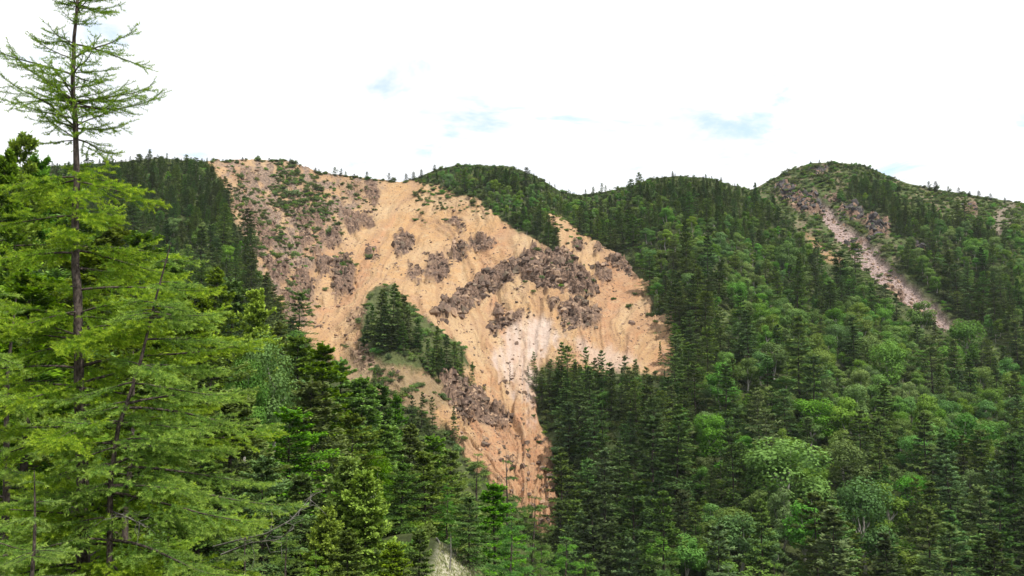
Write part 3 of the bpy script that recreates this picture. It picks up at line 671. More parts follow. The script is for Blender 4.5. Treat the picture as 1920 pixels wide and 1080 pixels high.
for poly, mk, size, n, label in ROCKS:
    n = int(n * 2.4); q = inside_points(poly, n, rr_) + rr_.normal(0, 3.5, (n, 2)); P, Nn = locate(q[:, 0], q[:, 1])
    c = np.array(poly, float).mean(0); base, _ = locate(c[0], c[1])
    e = bpy.data.objects.new('rock_outcrop', None); col.objects.link(e); e.location = base[0]; tag(e, label, 'rock outcrop')
    dip = (rr_.normal(-.5, .12), rr_.uniform(-.55, .1), rr_.uniform(-.35, .35))
    for k in range(n):
        s = min(size * .70 * float(np.exp(rr_.normal(-.28, .55))), size * 1.15)
        pick = 'rock_tan' if mk == 'rock' and rr_.random() < .2 else mk
        o = link('rock', ROCKM[pick][rr_.integers(9)], e)
        o.location = P[k] - base[0] + Nn[k] * s * rr_.uniform(-.28, .05)
        o.scale = (s * rr_.uniform(.7, 1.5), s * rr_.uniform(.7, 1.2), s * rr_.uniform(.7, 1.5))
        o.rotation_euler = (dip[0] + rr_.normal(0, .28), dip[1] + rr_.normal(0, .26), dip[2] + rr_.normal(0, .5))
# loose boulders lying on the scree
SLN = [(480, 320), (760, 345), (900, 385), (1040, 480), (1150, 490), (1215, 600), (1160, 650), (990, 640), (1000, 740), (1035, 900), (1025, 960), (900, 850), (880, 720), (760, 560), (640, 650), (560, 600), (480, 460)]
zones = [(SLN, 'rock', 46, 'small dark boulder lying loose on the orange scree', 'boulders on the orange scree'),
         (WHITE, 'rock', 12, 'little dark stone on the whitish scree fan', 'stones on the white scree'),
         (GREY, 'rock_tan', 60, 'rusty boulder among the broken ground of the left flank', 'boulders on the left flank'),
         ([(900, 800), (1010, 790), (1040, 880), (1036, 960), (960, 920), (900, 860)], 'rock', 26, 'dark boulder in the lower chute of the slide', 'boulders in the lower chute'),
         (PINK, 'rock_tan', 50, 'pinkish block lying in the narrow chute below the rounded peak', 'blocks in the pink chute')]
for poly, mk, n, label, grp in zones:
    q = inside_points(poly, n, rr_); P, Nn = locate(q[:, 0], q[:, 1])
    for k in range(n):
        s = rr_.uniform(.7, 1.7) * (1.5 if rr_.random() < .12 else 1)
        if 'stone' in label: s *= .7
        o = link('boulder', ROCKM[mk][rr_.integers(9)]); tag(o, label, 'boulder', grp)
        o.location = P[k] + Nn[k] * s * .08; o.scale = (s, s * rr_.uniform(.7, 1.1), s * rr_.uniform(.7, 1.2)); o.rotation_euler = tuple(rr_.uniform(-.5, .5, 3) + np.array([0, 0, rr_.uniform(0, 6)]))
# rubble too small to count
rub_o = [bpy.data.objects.new('rubble_stone', m) for m in ROCKM['rock'][:4] + ROCKM['rock_tan'][:5]]
def sample_px(n, x0, x1, y0, y1, r): return r.uniform(x0, x1, n), r.uniform(y0, y1, n)
rx, ry = sample_px(60000, 395, 1830, 298, 990, rr_)
mk_ = slope_masks(rx, ry)
clump = smooth(.46, .62, fbm(rx / 22., ry / 22., 0, 4, 131))
pr = mk_['bare'] * (.03 + .33 * clump) + mk_['grey'] * (.3 + .7 * clump) + mk_['pink'] * .8 - mk_['white'] * .3 + np.clip(mk_['peak'] + mk_['ridge'], 0, 1) * .30 * clump + mk_['rock'] * .6
k = (rr_.random(len(rx)) < pr) & (ry > skyline(rx) + 3); rx, ry = rx[k], ry[k]
P, Nn = locate(rx, ry); n = len(P); s = np.exp(rr_.normal(-.72, .45, n))
dark = (rr_.random(n) < .25 + .3 * smooth(700, 560, rx)); idx = np.where(dark, rr_.integers(0, 4, n), rr_.integers(4, 9, n))
scatter('rubble', P, rr_.uniform(-.6, .6, (n, 3)) + np.c_[np.zeros((n, 2)), rr_.uniform(0, 6.28, n)], s[:, None] * rr_.uniform(.7, 1.25, (n, 3)), idx, rub_o, 'loose rubble strewn over the landslide scars')

# ------------------------------------------------------------------ the far forest
fr = np.random.default_rng(23)
fx, fy = sample_px(90000, -150, 2080, 285, 1210, fr)
ok = (fy > skyline(fx) + 1.5); fx, fy = fx[ok], fy[ok]
P, Nn = locate(fx, fy); mk_ = slope_masks(fx, fy)
hgt = (P[:, 2] - (-45)) / 175.0                                 # 0 in the valley, 1 on the ridge
# photo pixels on far ground cover more of it: keep in proportion to ground area
d = np.linalg.norm(P - CAM, axis=1); wgt = (d / 460.) ** 2 / np.clip((Nn * unit(CAM - P)).sum(1), .25, 1)
mkm, mkt = slope_masks(fx, fy - 26 * 300 / d), slope_masks(fx, fy - 48 * 300 / d)
mkl = slope_masks(fx, fy - 14 * 300 / d)
pinkd = np.max([smooth(-15, -7, sdf(fx, fy - k_ * 300 / d, PINK)) for k_ in (0, 8, 16, 24, 32, 42)], 0)
open_ = pinkd + np.maximum(np.maximum(mkm['rip'], mkt['rip'] * .7), mkl['rip']) + np.where((fx > 560) & (fx < 985) & (fy > 590), 1, 0) + np.maximum(mkm['clear'], 0) + .8 * np.where((fx > 990) & (fy > 500) & (fy < 640), mkm['slide'], 0) + .7 * np.where(fx < 620, mkm['slide'], 0) + np.where((fx < 1075) & (fy > 690), np.maximum(mkm['slide'], mkt['slide'] * (fx < 1000)) * (1 - mkm['spur']), 0) + .9 * np.where((fx > 860) & (fx < 1045) & (fy > 740), 1, 0) + .8 * np.where((fx > 1380) & (fx < 1700), mkm['rock'], 0)
no = np.clip(open_ + mk_['slide'] * (1 - mk_['isl'] * 0) + mk_['rip'] * 1.2 + mk_['clear'] + mk_['rock'] * (Nn[:, 2] < 2) + mk_['peak'] * .97 + mk_['ridge'] * .85, 0, 1)
keep = (no < .45) & (fr.random(len(fx)) < np.clip(wgt * 1.5, 0, 1))
fx, fy, P, Nn, hgt = fx[keep], fy[keep], P[keep], Nn[keep], hgt[keep]
bn = fbm(P[:, 0] / 26., P[:, 1] / 26., 0, 3, 141)
bw = .31 + .52 * smooth(1240, 1420, fx) * smooth(400, 480, fy) * (1 - .55 * smooth(800, 960, fy)) + .12 * smooth(800, 1000, fx) * smooth(560, 420, fy)
bw = np.where(fx < 560, .03, bw); bw = np.where((fx > 960) & (fx < 1260) & (fy > 640), .05, bw)
isb = (bn + fr.normal(0, .16, len(fx))) < (.30 + bw * .40)
H = (9.4 - 5.2 * np.clip(hgt, 0, 1.1) ** 1.2) * np.exp(fr.normal(-.03, .30, len(fx)))
nearsky = smooth(34, 3, fy - skyline(fx)); H = H * (1 - .62 * nearsky)
H = np.where(isb, H * .70, H); H = np.where(nearsky > .4, np.minimum(H, 3.4), H); H = np.maximum(H, 1.5)
rad = np.where(isb, H * .27, H * .21) * .95
order = np.argsort(-H + fr.normal(0, 3, len(H))); cell = {}; sel = []
xt_, yt_ = project(P + np.c_[np.zeros((len(P), 2)), H]); tall = (fx > 960) & (fx < 1300) & (fy > 630) & (sdf(xt_, yt_, SLIDE) > np.where(fx < 1190, 18, 3))
for i in order:
    if tall[i]: continue
    cx, cy = int(P[i, 0] // 4), int(P[i, 1] // 4); good = True
    for a in (-1, 0, 1):
        for b in (-1, 0, 1):
            for j in cell.get((cx + a, cy + b), ()):
                if (P[i, 0] - P[j, 0]) ** 2 + (P[i, 1] - P[j, 1]) ** 2 < (rad[i] + rad[j]) ** 2: good = False; break
            if not good: break
        if not good: break
    if good: cell.setdefault((cx, cy), []).append(i); sel.append(i)
sel = np.array(sel); fx, fy, P, H, isb = fx[sel], fy[sel], P[sel], H[sel], isb[sel]
tipx, tipy = project(P + np.c_[np.zeros((len(P), 2)), H])
inframe = (fx > 6) & (fx < 1914) & (tipy > 0) & (tipy < 1040) & ~((fx < 560) & (fy > 560)) & ~((fx < 1000) & (fy > 700 + (fx - 560) * .55))
size = H / np.linalg.norm(P - CAM, axis=1)
print('forest', len(P), 'firs', (~isb).sum(), 'broad', isb.sum())
single = np.zeros(len(P), bool)
for kind in (True, False):
    c = np.where((isb == kind) & inframe)[0]; single[c[np.argsort(-size[c])][:(298 if kind else 185)]] = True
def region(px, py, broad):
    k = 'rounded pale birch' if broad else 'dark green fir'; ks = 'birches' if broad else 'firs'
    if px < 560: z = 'on the forested shoulder left of the slide'
    elif py < 480: z = 'on the upper slope right of the slide'
    else:
        cols = [(1110, 'beside the lower chute'), (1200, 'just right of the lower chute'), (1290, 'under the right tip of the slide'), (1380, 'below the small clearing'), (1480, 'below the middle ridge'),
            (1580, 'under the right saddle'), (1680, 'under the rounded peak'), (1780, 'under the narrow pink chute'), (1850, 'below the pink chute end'), (9999, 'along the right picture edge')]
        rows = [(640, 'halfway up the slope'), (740, 'below the halfway line'), (830, 'on the lower slope'), (920, 'low on the slope'), (1010, 'near the valley bottom'), (9999, 'at the bottom picture edge')]
        z = next(r for m_, r in rows if py < m_) + ' ' + next(c for m_, c in cols if px < m_)
    return k + ' ' + z, ks + ' ' + z
for i in np.where(single)[0]:
    b = isb[i]; pl = PR['birch_far' if b else 'fir_far']; p = pl[fr.integers(len(pl))]
    lb, gp = region(fx[i], fy[i], b); wv = H[i] / p['h'] * fr.uniform(.95, 1.4) * (1.05 if b else 1.0)
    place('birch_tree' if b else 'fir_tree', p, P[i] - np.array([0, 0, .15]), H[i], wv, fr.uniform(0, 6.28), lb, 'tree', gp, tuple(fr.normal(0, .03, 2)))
for kind, nm, lb in ((False, 'fir_forest', 'far-off dark fir forest covering the mountainside'), (True, 'birch_wood', 'far-off paler birch wood mixed into the mountainside forest')):
    c = np.where((isb == kind) & ~single)[0]; pl = PR['birch_far' if kind else 'fir_far']; n = len(c)
    s = H[c] / pl[0]['h']; wv = s * fr.uniform(.95, 1.4, n)
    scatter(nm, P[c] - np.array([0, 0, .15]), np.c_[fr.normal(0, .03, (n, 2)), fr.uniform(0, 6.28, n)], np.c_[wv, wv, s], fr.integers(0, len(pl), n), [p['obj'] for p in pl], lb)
# low scrub: dwarf pine on the crests and around the slide, bushes in the wood
bx, by = sample_px(85000, -100, 2000, 285, 1000, fr)
ok = by > skyline(bx) + .5; bx, by = bx[ok], by[ok]; mk_ = slope_masks(bx, by)
hi = smooth(120, 20, by - skyline(bx)) * smooth(770, 800, bx)
cl = smooth(.40, .58, fbm(bx / 16., by / 16., 0, 4, 151))
pr = np.clip(mk_['peak'] + mk_['ridge'], 0, 1) * .62 * (.35 + .65 * cl) + hi * .5 + (1 - np.clip(mk_['slide'] + mk_['rip'], 0, 1)) * .14 + mk_['isl'] * .3 * cl + mk_['spur'] * .22 * cl
GW = [([(515, 306), (560, 318), (606, 372), (620, 400), (600, 425), (575, 440), (550, 415), (512, 385)], 1.3), ([(455, 380), (490, 372), (505, 440), (480, 480), (455, 440)], .8), ([(498, 420), (512, 420), (556, 494), (540, 498)], 1.2),
      ([(640, 345), (700, 352), (690, 400), (640, 385), (615, 400)], .22), (GREY, .13), ([(470, 455), (560, 450), (590, 600), (540, 605), (500, 545)], .16), ([(630, 486), (655, 492), (662, 525), (634, 525)], .8), ([(1000, 478), (1100, 500), (1105, 560), (1060, 555), (985, 530)], .10), ([(436, 310), (470, 360), (480, 470), (440, 420)], .5)]
pr = np.maximum(pr, .75 * smooth(9, 3, by - skyline(bx)) * ((bx > 380) & (bx < 780)) * smooth(.42, .52, fbm(bx / 20., by * 0, 0, 3, 161)))
pr = np.maximum(pr, .9 * smooth(6, 2, by - skyline(bx)) * ((bx > 380) & (bx < 780)))
for poly, v in GW: pr = np.maximum(pr, v * smooth(-4, 6, sdf(bx, by, poly) + (cl - .5) * 12))
pr = pr * (1 - .8 * np.clip(mk_['pink'] + mk_['white'], 0, 1)) * (1 - .6 * mk_['rock'])
k = fr.random(len(bx)) < pr; bx, by = bx[k], by[k]; P, Nn = locate(bx, by); n = len(P)
s = np.exp(fr.normal(0, .3, n)) * .95
pl = [p['obj'] for p in PR['shrub']] + [p['obj'] for p in PR['shrub_far']]
print('scrub', n)
scatter('scrub', P - np.array([0, 0, .1]), np.c_[np.zeros((n, 2)), fr.uniform(0, 6.28, n)], np.c_[s * 1.2, s * 1.2, s * fr.uniform(.7, 1.3, n)], np.where(fr.random(n) < .75, fr.integers(0, 4, n), fr.integers(4, 7, n)), pl, 'low dwarf pine scrub over crests, slide margins and forest floor')
# countable bushes on the bare slide
BU = [(830, 400, 9), (912, 398, 6), (1150, 570, 10), (1178, 590, 14), (1190, 565, 9), (1066, 622, 7), (1070, 520, 10), (1095, 555, 12), (1000, 555, 12), (985, 540, 9), (1112, 548, 10), (645, 505, 20), (638, 525, 18), (692, 490, 15), (700, 480, 10), (560, 470, 11), (520, 455, 13), (578, 495, 11), (600, 470, 10),
      (585, 380, 14), (640, 445, 12), (628, 425, 10), (668, 372, 13), (690, 362, 11), (655, 355, 12), (702, 395, 9), (540, 540, 14), (595, 585, 13), (575, 560, 14), (610, 555, 11), (905, 745, 13), (990, 858, 9), (1010, 838, 10), (960, 880, 11), (1012, 905, 12), (985, 885, 8), (1000, 790, 9), (1215, 605, 14), (1228, 620, 12), (850, 790, 14), (838, 812, 16), (870, 830, 15), (800, 650, 11), (790, 690, 13), (760, 685, 12), (730, 690, 14), (700, 640, 12), (820, 720, 14), (735, 715, 14), (690, 660, 12)]
for px, py, wpx in BU:
    P, Nn = locate(px, py); d = np.linalg.norm(P[0] - CAM); s = wpx / F * d * .62; p = PR['shrub'][fr.integers(4)]
    where = 'on the orange slide' if py < 640 else ('on the rocky spur around the conifer island' if px < 900 else 'in the lower chute')
    if px < 620 and py < 640: where = 'on the broken left flank of the slide'
    place('shrub', p, P[0] - np.array([0, 0, .15]), p['h'] * s * 1.15, s, fr.uniform(0, 6.28), 'isolated dark green shrub ' + where, 'shrub', 'shrubs ' + where, (0, 0), 'foliage')
# conifers one can pick out on the slide, on its island and along the crest: tip pixel, base row, width factor, label
def far_tree(px, tip, base, wid, label, group=None, kind='fir_far', idx=None, name='fir_tree'):
    P, Nn = locate(px, base); d = P[0][1]; z = at(px, tip, d)[2]; h = max(1.2, z - P[0][2]); h *= .8 if base - skyline(px) < 6 else 1
    pl = PR[kind]; p = pl[idx if idx is not None else fr.integers(len(pl))]
    return place(name, p, P[0] - np.array([0, 0, .2]), h + .2, wid * h / p['h'], fr.uniform(0, 6.28), label, 'tree', group, tuple(fr.normal(0, .02, 2)))
isl_t = [(713, 543, 655), (735, 532, 660), (757, 556, 652), (698, 572, 648), (722, 575, 668), (745, 580, 668), (768, 582, 664), (785, 598, 672), (735, 600, 672), (708, 600, 664), (757, 604, 676), (690, 590, 655), (684, 612, 664), (748, 548, 640), (722, 550, 640)]
for t in isl_t: far_tree(*t, 1.08, 'tall dark fir crowded on the upper end of the conifer island', 'firs on the upper island', idx=int(fr.choice([1, 3, 3, 0])))
for t in [(818, 615, 700), (803, 635, 708), (838, 628, 706), (828, 652, 716), (852, 640, 712), (812, 662, 716)]: far_tree(*t, 1.05, 'dark fir in the clump at the lower right end of the conifer island', 'firs on the lower island', idx=int(fr.choice([1, 3])))
far_tree(866, 656, 722, .7, 'slender fir standing apart just right of the island clump')
far_tree(884, 678, 738, .7, 'rightmost fir of the conifer island at the brink of the cliff')
for t in [(700, 690, 760), (790, 735, 812), (772, 742, 815), (812, 745, 822), (742, 738, 790)]: far_tree(*t, .75, 'dark fir on the spur below the conifer island', 'firs on the spur')
far_tree(852, 762, 822, .65, 'young slender fir on bare ground under the purple cliff', idx=1)
far_tree(1002, 660, 712, .8, 'feathery fir at the right edge of the whitish scree', idx=4)
far_tree(990, 686, 722, .8, 'smallest fir leaning over the foot of the whitish scree', idx=4)
for t in [(1052, 642, 740), (1064, 648, 742), (1098, 652, 745), (1130, 658, 750), (1118, 672, 755), (1170, 668, 752), (1194, 674, 760), (1016, 690, 760), (1030, 680, 765), (1150, 690, 765), (1080, 680, 760), (1210, 690, 770)]:
    far_tree(*t, .85, 'tall dark fir in the front row where the wood meets the scree', 'front row firs at the slide foot')
for t in [(1238, 640, 688), (1252, 566, 610), (1230, 556, 592), (1247, 694, 738)]: far_tree(*t, .62, 'fir on the right margin of the slide', 'firs on the right slide margin', idx=1)
for px, tip in [(398, 286), (404, 291), (418, 292), (430, 290), (455, 284), (461, 288), (478, 289), (484, 284), (505, 292), (520, 290), (544, 292), (550, 297), (562, 300)]:
    far_tree(px, tip + 5 + fr.uniform(-3, 5), skyline(px) + 3, fr.uniform(1.6, 2.8), 'stunted conifer on the left stretch of the bare crest', 'stunted conifers on the left crest', idx=4)
for px, tip in [(592, 306), (598, 308), (628, 304), (640, 308), (648, 316), (688, 316), (664, 320)]:
    far_tree(px, tip + 5 + fr.uniform(-3, 5), skyline(px) + 3, fr.uniform(1.4, 2.6), 'stunted conifer on the middle stretch of the bare crest', 'stunted conifers on the middle crest', idx=4)
far_tree(730, 320, 343, 1.5, 'lone stunted conifer on the crest left of the green hump', idx=4)
for px, tip in [(762, 322), (775, 318), (790, 314), (815, 306)]: far_tree(px, tip, skyline(px) + 3, 1.6, 'stunted conifer where the crest meets the green hump', 'stunted conifers by the hump', idx=2)
for px, tip in [(1098, 352), (1112, 346), (1135, 344), (1128, 338)]: far_tree(px, tip, skyline(px) + 4, 1.4, 'small conifer in the saddle between hump and middle ridge', 'small conifers in the saddle', idx=4)
for px, tip in [(1742, 336), (1755, 336), (1778, 346), (1798, 348), (1818, 356), (1836, 354), (1858, 360), (1885, 368)]: far_tree(px, tip, skyline(px) + 4, 1.7, 'wind-bent conifer on the crest right of the rounded peak', 'conifers on the right crest', idx=fr.integers(2, 5))
# bare dead trees: one on the white scree, a few snags in the wood
def dead_tree(px, base, tip, mat, label, nbr=26):
    P, _ = locate(px, base); dz = at(px, tip, P[0][1])[2] - P[0][2]
    parts = [tube(np.array([[0, 0, -.3], [.05, 0, dz * .5], [0, 0, dz]]), [.16, .1, .02], 6)]
    for k in range(nbr):
        z = dz * (.22 + .75 * k / nbr); a = fr.uniform(0, 6.28); L = dz * .2 * (1 - k / (nbr + 8.)) * fr.uniform(.5, 1)
        parts.append(tube(np.array([[0, 0, z], [math.cos(a) * L * .5, math.sin(a) * L * .5, z - .05], [math.cos(a) * L, math.sin(a) * L, z + .1]]), [.06, .045, .02], 4))
    tv, tf = cat_meshes(parts[:1]); bv, bf = cat_meshes(parts[1:])
    e = bpy.data.objects.new('dead_tree', None); col.objects.link(e); e.location = P[0]; tag(e, label, 'dead tree')
    link('trunk', mesh_from('dead_trunk', tv, tf, [mat], None, True), e); link('branches', mesh_from('dead_branches', bv, bf, [mat], None, True), e)
dead_tree(956, 724, 676, M['bark'], 'small bare tree skeleton standing alone on the whitish scree')
dead_tree(1163, 872, 806, M['dead'], 'bleached snag in the dense wood right of the lower chute', 14)
dead_tree(1524, 1010, 930, M['dead'], 'bleached snag low in the wood under the right saddle', 14)
dead_tree(1352, 905, 842, M['dead'], 'grey snag in the wood below the middle ridge', 12)
dead_tree(1748, 832, 775, M['dead'], 'grey snag among birches under the narrow pink chute', 12)

# ------------------------------------------------------------------ larches
def make_larch(seed, H, trunk, base_r, dens, Lf, step, twig_gap, tuft_gap, blades, nl, nw, wood_sides=5, elev=(-.1, .3), sparse=None, tert=True, side_bias=None, taper=.8):
    """trunk(z)->xy; Lf(z) branch length; step(z) vertical spacing; sparse(z) 0..1 thins needles"""
    r = np.random.default_rng(seed)
    zt = np.linspace(-.5, H, 40); tp = np.array([[*trunk(max(z, 0)), z] for z in zt])
    rad = base_r * np.clip(1 - np.clip(zt, 0, H) / H, 0, 1) ** taper + .008
    rad = rad * (1 + .05 * np.sin(zt * 9))
    TR = tube(tp, rad, 12)
    limbs = []; segs = []
    z = step(0) * .5; az = r.random() * 6.28
    while z < H * .995:
        L = Lf(z) * (r.uniform(.35, 1.2) if sparse and sparse(z) > .5 else r.uniform(.55, 1.05)); az += 2.4 + r.normal(0, .5)
        if r.random() < .8: L *= 1 - .5 * max(0., -math.sin(az)) ** 2
        if side_bias is not None: L *= 1 + side_bias[1] * math.cos(az - side_bias[0])
        sp = sparse(z) if sparse else 0.
        e0 = r.uniform(*elev) + sp * .25
        n = 11; s = np.linspace(0, 1, n)
        a = az + np.cumsum(r.normal(0, .05 + .05 * sp, n)); dl = L / (n - 1)
        el = e0 - (.75 - .3 * sp) * s + (.85 + .2 * sp) * s ** 2.2 + np.cumsum(r.normal(0, .03 + .04 * sp, n))
        st = np.stack([np.cos(a) * np.cos(el), np.sin(a) * np.cos(el), np.sin(el)], -1) * dl
        bp = np.array([*trunk(z), z]) + np.concatenate([[[0, 0, 0]], np.cumsum(st[:-1], 0)])
        br = (.0085 * L + .004) * (1 - s) ** .8 + .002
        parts = [tube(bp, br, wood_sides)]
        d = .10 * L; side = 1
        while d < L:
            q = d / L; i = min(int(q * (n - 1)), n - 2); p0 = bp[i] + (bp[i + 1] - bp[i]) * (q * (n - 1) - i)
            ax = unit(bp[i + 1] - bp[i]); lat = unit(np.cross(ax, [0, 0, 1.])) * side; side = -side
            roll = r.normal(-.12, .38); lat = unit(lat * math.cos(roll) + np.array([0, 0, 1.]) * math.sin(roll))
            an = r.uniform(.55, 1.0); tl = (min(.95, .36 * L) * (1 - q) ** .5 * r.uniform(.55, 1.1) + .14)
            td = ax * math.cos(an) + lat * math.sin(an); m = 4
            pts = [p0]
            for k in range(m):
                td = unit(td + r.normal(0, .07, 3) + ax * .10 + np.array([0, 0, (-.10 if k < 2 else .10)])); pts.append(pts[-1] + td * tl / m)
            pts = np.array(pts); parts.append(tube(pts, np.linspace(.0045, .0018, m + 1) * (1 + 6 * nl * .2), 3))
            segs.append((pts, sp, .4 + .6 * q))
            if tert and tl > .28:
                t2 = .25 * tl; s2 = 1
                while t2 < tl * .92:
                    k = min(int(t2 / tl * m), m - 1); p1 = pts[k] + (pts[k + 1] - pts[k]) * (t2 / tl * m - k); ad = unit(pts[k + 1] - pts[k])
                    l2 = unit(np.cross(ad, [0, 0, 1.]) + r.normal(0, .35, 3)) * s2; s2 = -s2
                    dd = unit(ad * .75 + l2 * .7 + np.array([0, 0, -.12])); ln = (tl - t2) * r.uniform(.3, .6) + .06
                    q3 = np.array([p1, p1 + dd * ln * .5, p1 + unit(dd + np.array([0, 0, .15])) * ln])
                    parts.append(tube(q3, np.array([.0028, .0022, .0014]) * (1 + 6 * nl * .2), 3)); segs.append((q3, sp, .5 + .5 * q)); t2 += twig_gap * 1.3
            d += twig_gap * r.uniform(.75, 1.3) * (1 + .3 * sp)
        segs.append((bp[3:], sp, .6)); limbs.append(cat_meshes(parts))
        z += step(z) * (r.uniform(3.0, 5.6) if r.random() < .26 else r.uniform(.1, .45))
    # needle tufts along every twig
    Ps, Ds, Ts = [], [], []
    for pts, sp, q in segs:
        sl = np.linalg.norm(np.diff(pts, axis=0), axis=1); tot = sl.sum(); g = tuft_gap * (1 + .5 * sp)
        k = max(2, int(tot / g)); u = np.linspace(.04, 1, k) * tot; cs = np.r_[0, np.cumsum(sl)]
        P = np.stack([np.interp(u, cs, pts[:, c]) for c in range(3)], -1)
        i = np.clip(np.searchsorted(cs, u, side='right') - 1, 0, len(sl) - 1); Ps.append(P); Ds.append((np.diff(pts, axis=0) / sl[:, None])[i]); Ts.append(np.clip((u / tot) ** 1.5 * q * 1.25, 0, 1) * (1 - .5 * sp))
    P, D, T = np.concatenate(Ps), np.concatenate(Ds), np.concatenate(Ts); k = len(P)
    Vs = []
    for b in range(blades):
        rv = unit(np.cross(D, r.normal(0, 1, (k, 3)))); dv = unit(rv + D * (.35 + .75 * T[:, None]) + np.array([0, 0, .12])); sv = unit(np.cross(dv, r.normal(0, 1, (k, 3))))
        ln = (nl * r.uniform(.75, 1.25, k) * (.85 + .35 * T))[:, None]; p = P + D * (r.uniform(-.5, .5, (k, 1)) * tuft_gap)
        Vs.append(np.stack([p - sv * nw * .35, p + sv * nw * .35, p + dv * ln], 1))
    V = np.concatenate(Vs, 0).reshape(-1, 3); tip = np.repeat(np.tile(T, blades), 3)
    Fc = np.arange(len(V)).reshape(-1, 3)
    print('larch', seed, 'limbs', len(limbs), 'tris', len(Fc), 'wood', sum(len(l[1]) for l in limbs))
    return dict(trunk=TR, limbs=limbs, V=V, F=Fc, tip=tip, H=H)
def place_larch(d, loc, label, leaf, name='larch_tree', each=True, rz=0, scale=1):
    e = bpy.data.objects.new(name, None); col.objects.link(e); e.location = loc; e.rotation_euler = (0, 0, rz); e.scale = (scale,) * 3; tag(e, label, 'tree')
    if 'mesh' not in d:
        d['mesh'] = dict(trunk=mesh_from('larch_trunk', *d['trunk'], [M['larch_bark']], None, True), crown=mesh_from('larch_crown', d['V'], d['F'], [leaf], None, False, {'tip': ('FLOAT', d['tip'])}),
            limbs=[mesh_from('larch_branch', *l, [M['larch_bark']], None, True) for l in (d['limbs'] if each else [cat_meshes(d['limbs'])])])
    m = d['mesh']; link('trunk', m['trunk'], e); link('crown', m['crown'], e)
    for l in m['limbs']: link('branch' if each else 'branches', l, e)
    return e
def ground_at(px, Y):
    x = (px - 960) / F * Y / (math.cos(PITCH)) if False else at(px, 700, Y)[0]
    return np.array([x, Y, float(near_h(x, Y))])
# the tall larch: bare-stemmed thin top, dense skirts below
YL = 18.0; gb = ground_at(160, YL); ztop = at(141, -230, YL)[2] - gb[2]
zof = lambda py: at(150, py, YL)[2] - gb[2]
xo = lambda z: float(np.interp(z, [zof(1075), zof(900), zof(600), zof(300), zof(0)], [at(160, 1075, YL)[0], at(153, 900, YL)[0], at(146, 600, YL)[0], at(140, 300, YL)[0], at(141, 0, YL)[0]])) - gb[0]
pys = np.array([-230, -130, -50, 40, 110, 200, 250, 275, 330, 400, 550, 700, 900, 1075, 1150][::-1]); Lv = np.array([.15, .7, 1.15, 1.45, 1.55, 1.8, 1.55, 1.3, 1.9, 2.5, 3.0, 3.7, 3.9, 3.6, 2.5][::-1]); zv = np.array([zof(p) for p in pys])
zs_ = zof(262)
LA = make_larch(41, ztop, lambda z: (xo(z) + .025 * math.sin(z * 1.9) + .012 * math.sin(z * 5.1), .04 * math.sin(z * 1.4)), .145, 1, lambda z: float(np.interp(z, zv, Lv)), lambda z: .085 if z < zs_ else (.045 if z < zof(185) else .072),
    .115, .021, 5, .053, .0175, 6, (-.12, .32), lambda z: float(smooth(zs_ - .2, zs_ + .2, z)) * .9, True, None, 1.05)
place_larch(LA, gb, 'tall larch with thin see-through top and long bright lower boughs', M['larch'])
# the slender leaning larch beside it
Y2 = 17.0; g2 = ground_at(205, Y2); z2 = lambda py: at(200, py, Y2)[2] - g2[2]
xs2 = lambda z: float(np.interp(z, [z2(1075), z2(900), z2(800), z2(700), z2(560), z2(450)], [at(p, q, Y2)[0] - g2[0] for p, q in ((205, 1075), (207, 900), (222, 800), (258, 700), (292, 560), (322, 450))]))
h2 = z2(455)
LB = make_larch(43, h2, lambda z: (xs2(z), .0), .065, 1, lambda z: float(np.interp(z, [0, h2 * .35, h2 * .7, h2], [2.6, 2.9, 2.2, .25])), lambda z: .085, .115, .021, 5, .053, .0175, 5, (-.15, .25), None, True, (.2, .3))
place_larch(LB, g2, 'slender larch with leaning bent stem beside the tall larch', M['larch'])
# a bushy young larch for the rest of the foreground
LC = make_larch(45, 6.5, lambda z: (.05 * math.sin(z), .04 * math.cos(z * 1.3)), .085, 1, lambda z: float(np.interp(z, [0, 2, 5, 6.5], [2.3, 2.2, 1.2, .15])), lambda z: .095, .125, .024, 6, .054, .0180, 5, (-.1, .35))
for px, Y, sc_, rz, lb in [(-95, 15.5, 1.25, .4, 'bushy larch cut off by the left picture edge'), (20, 23, 1.35, 2.0, 'bushy larch behind the tall larch at the left edge'),
        (75, 12.5, .58, 4.0, 'young larch with bright boughs in front of the tall trunk foot'), (330, 20, .66, 1.1, 'young larch under the leaning stem at the bottom edge'), (250, 27, 1.3, 5.2, 'bushy larch filling the gap behind the leaning stem')]:
    place_larch(LC, ground_at(px, Y), lb, M['larch'], rz=rz, scale=sc_)
LD = make_larch(47, 9., lambda z: (.06 * math.sin(z), .05 * math.cos(z * 1.1)), .12, 1, lambda z: float(np.interp(z, [0, 3, 7, 9], [2.7, 2.5, 1.5, .3])), lambda z: .11, .14, .05, 5, .13, .046, 4, (-.1, .3), None, True)
LE = make_larch(48, 9., lambda z: (.06 * math.sin(z), .05 * math.cos(z * 1.1)), .12, 1, lambda z: float(np.interp(z, [0, 3, 6, 9], [2.4, 2.2, 1.5, .35])), lambda z: .17, .15, .055, 5, .13, .046, 4, (-.1, .25), None, True)
def near_tip(px, tip, Y, d, lb, rz, leaf=None, wid=1.):
    g = ground_at(px, Y); h = at(px, tip, Y)[2] - g[2]; s = h / d['H']
    e = place_larch(d, g, lb, leaf or M['larch_mid'], each=False, rz=rz, scale=s); e.scale = (s * wid, s * wid, s); return e
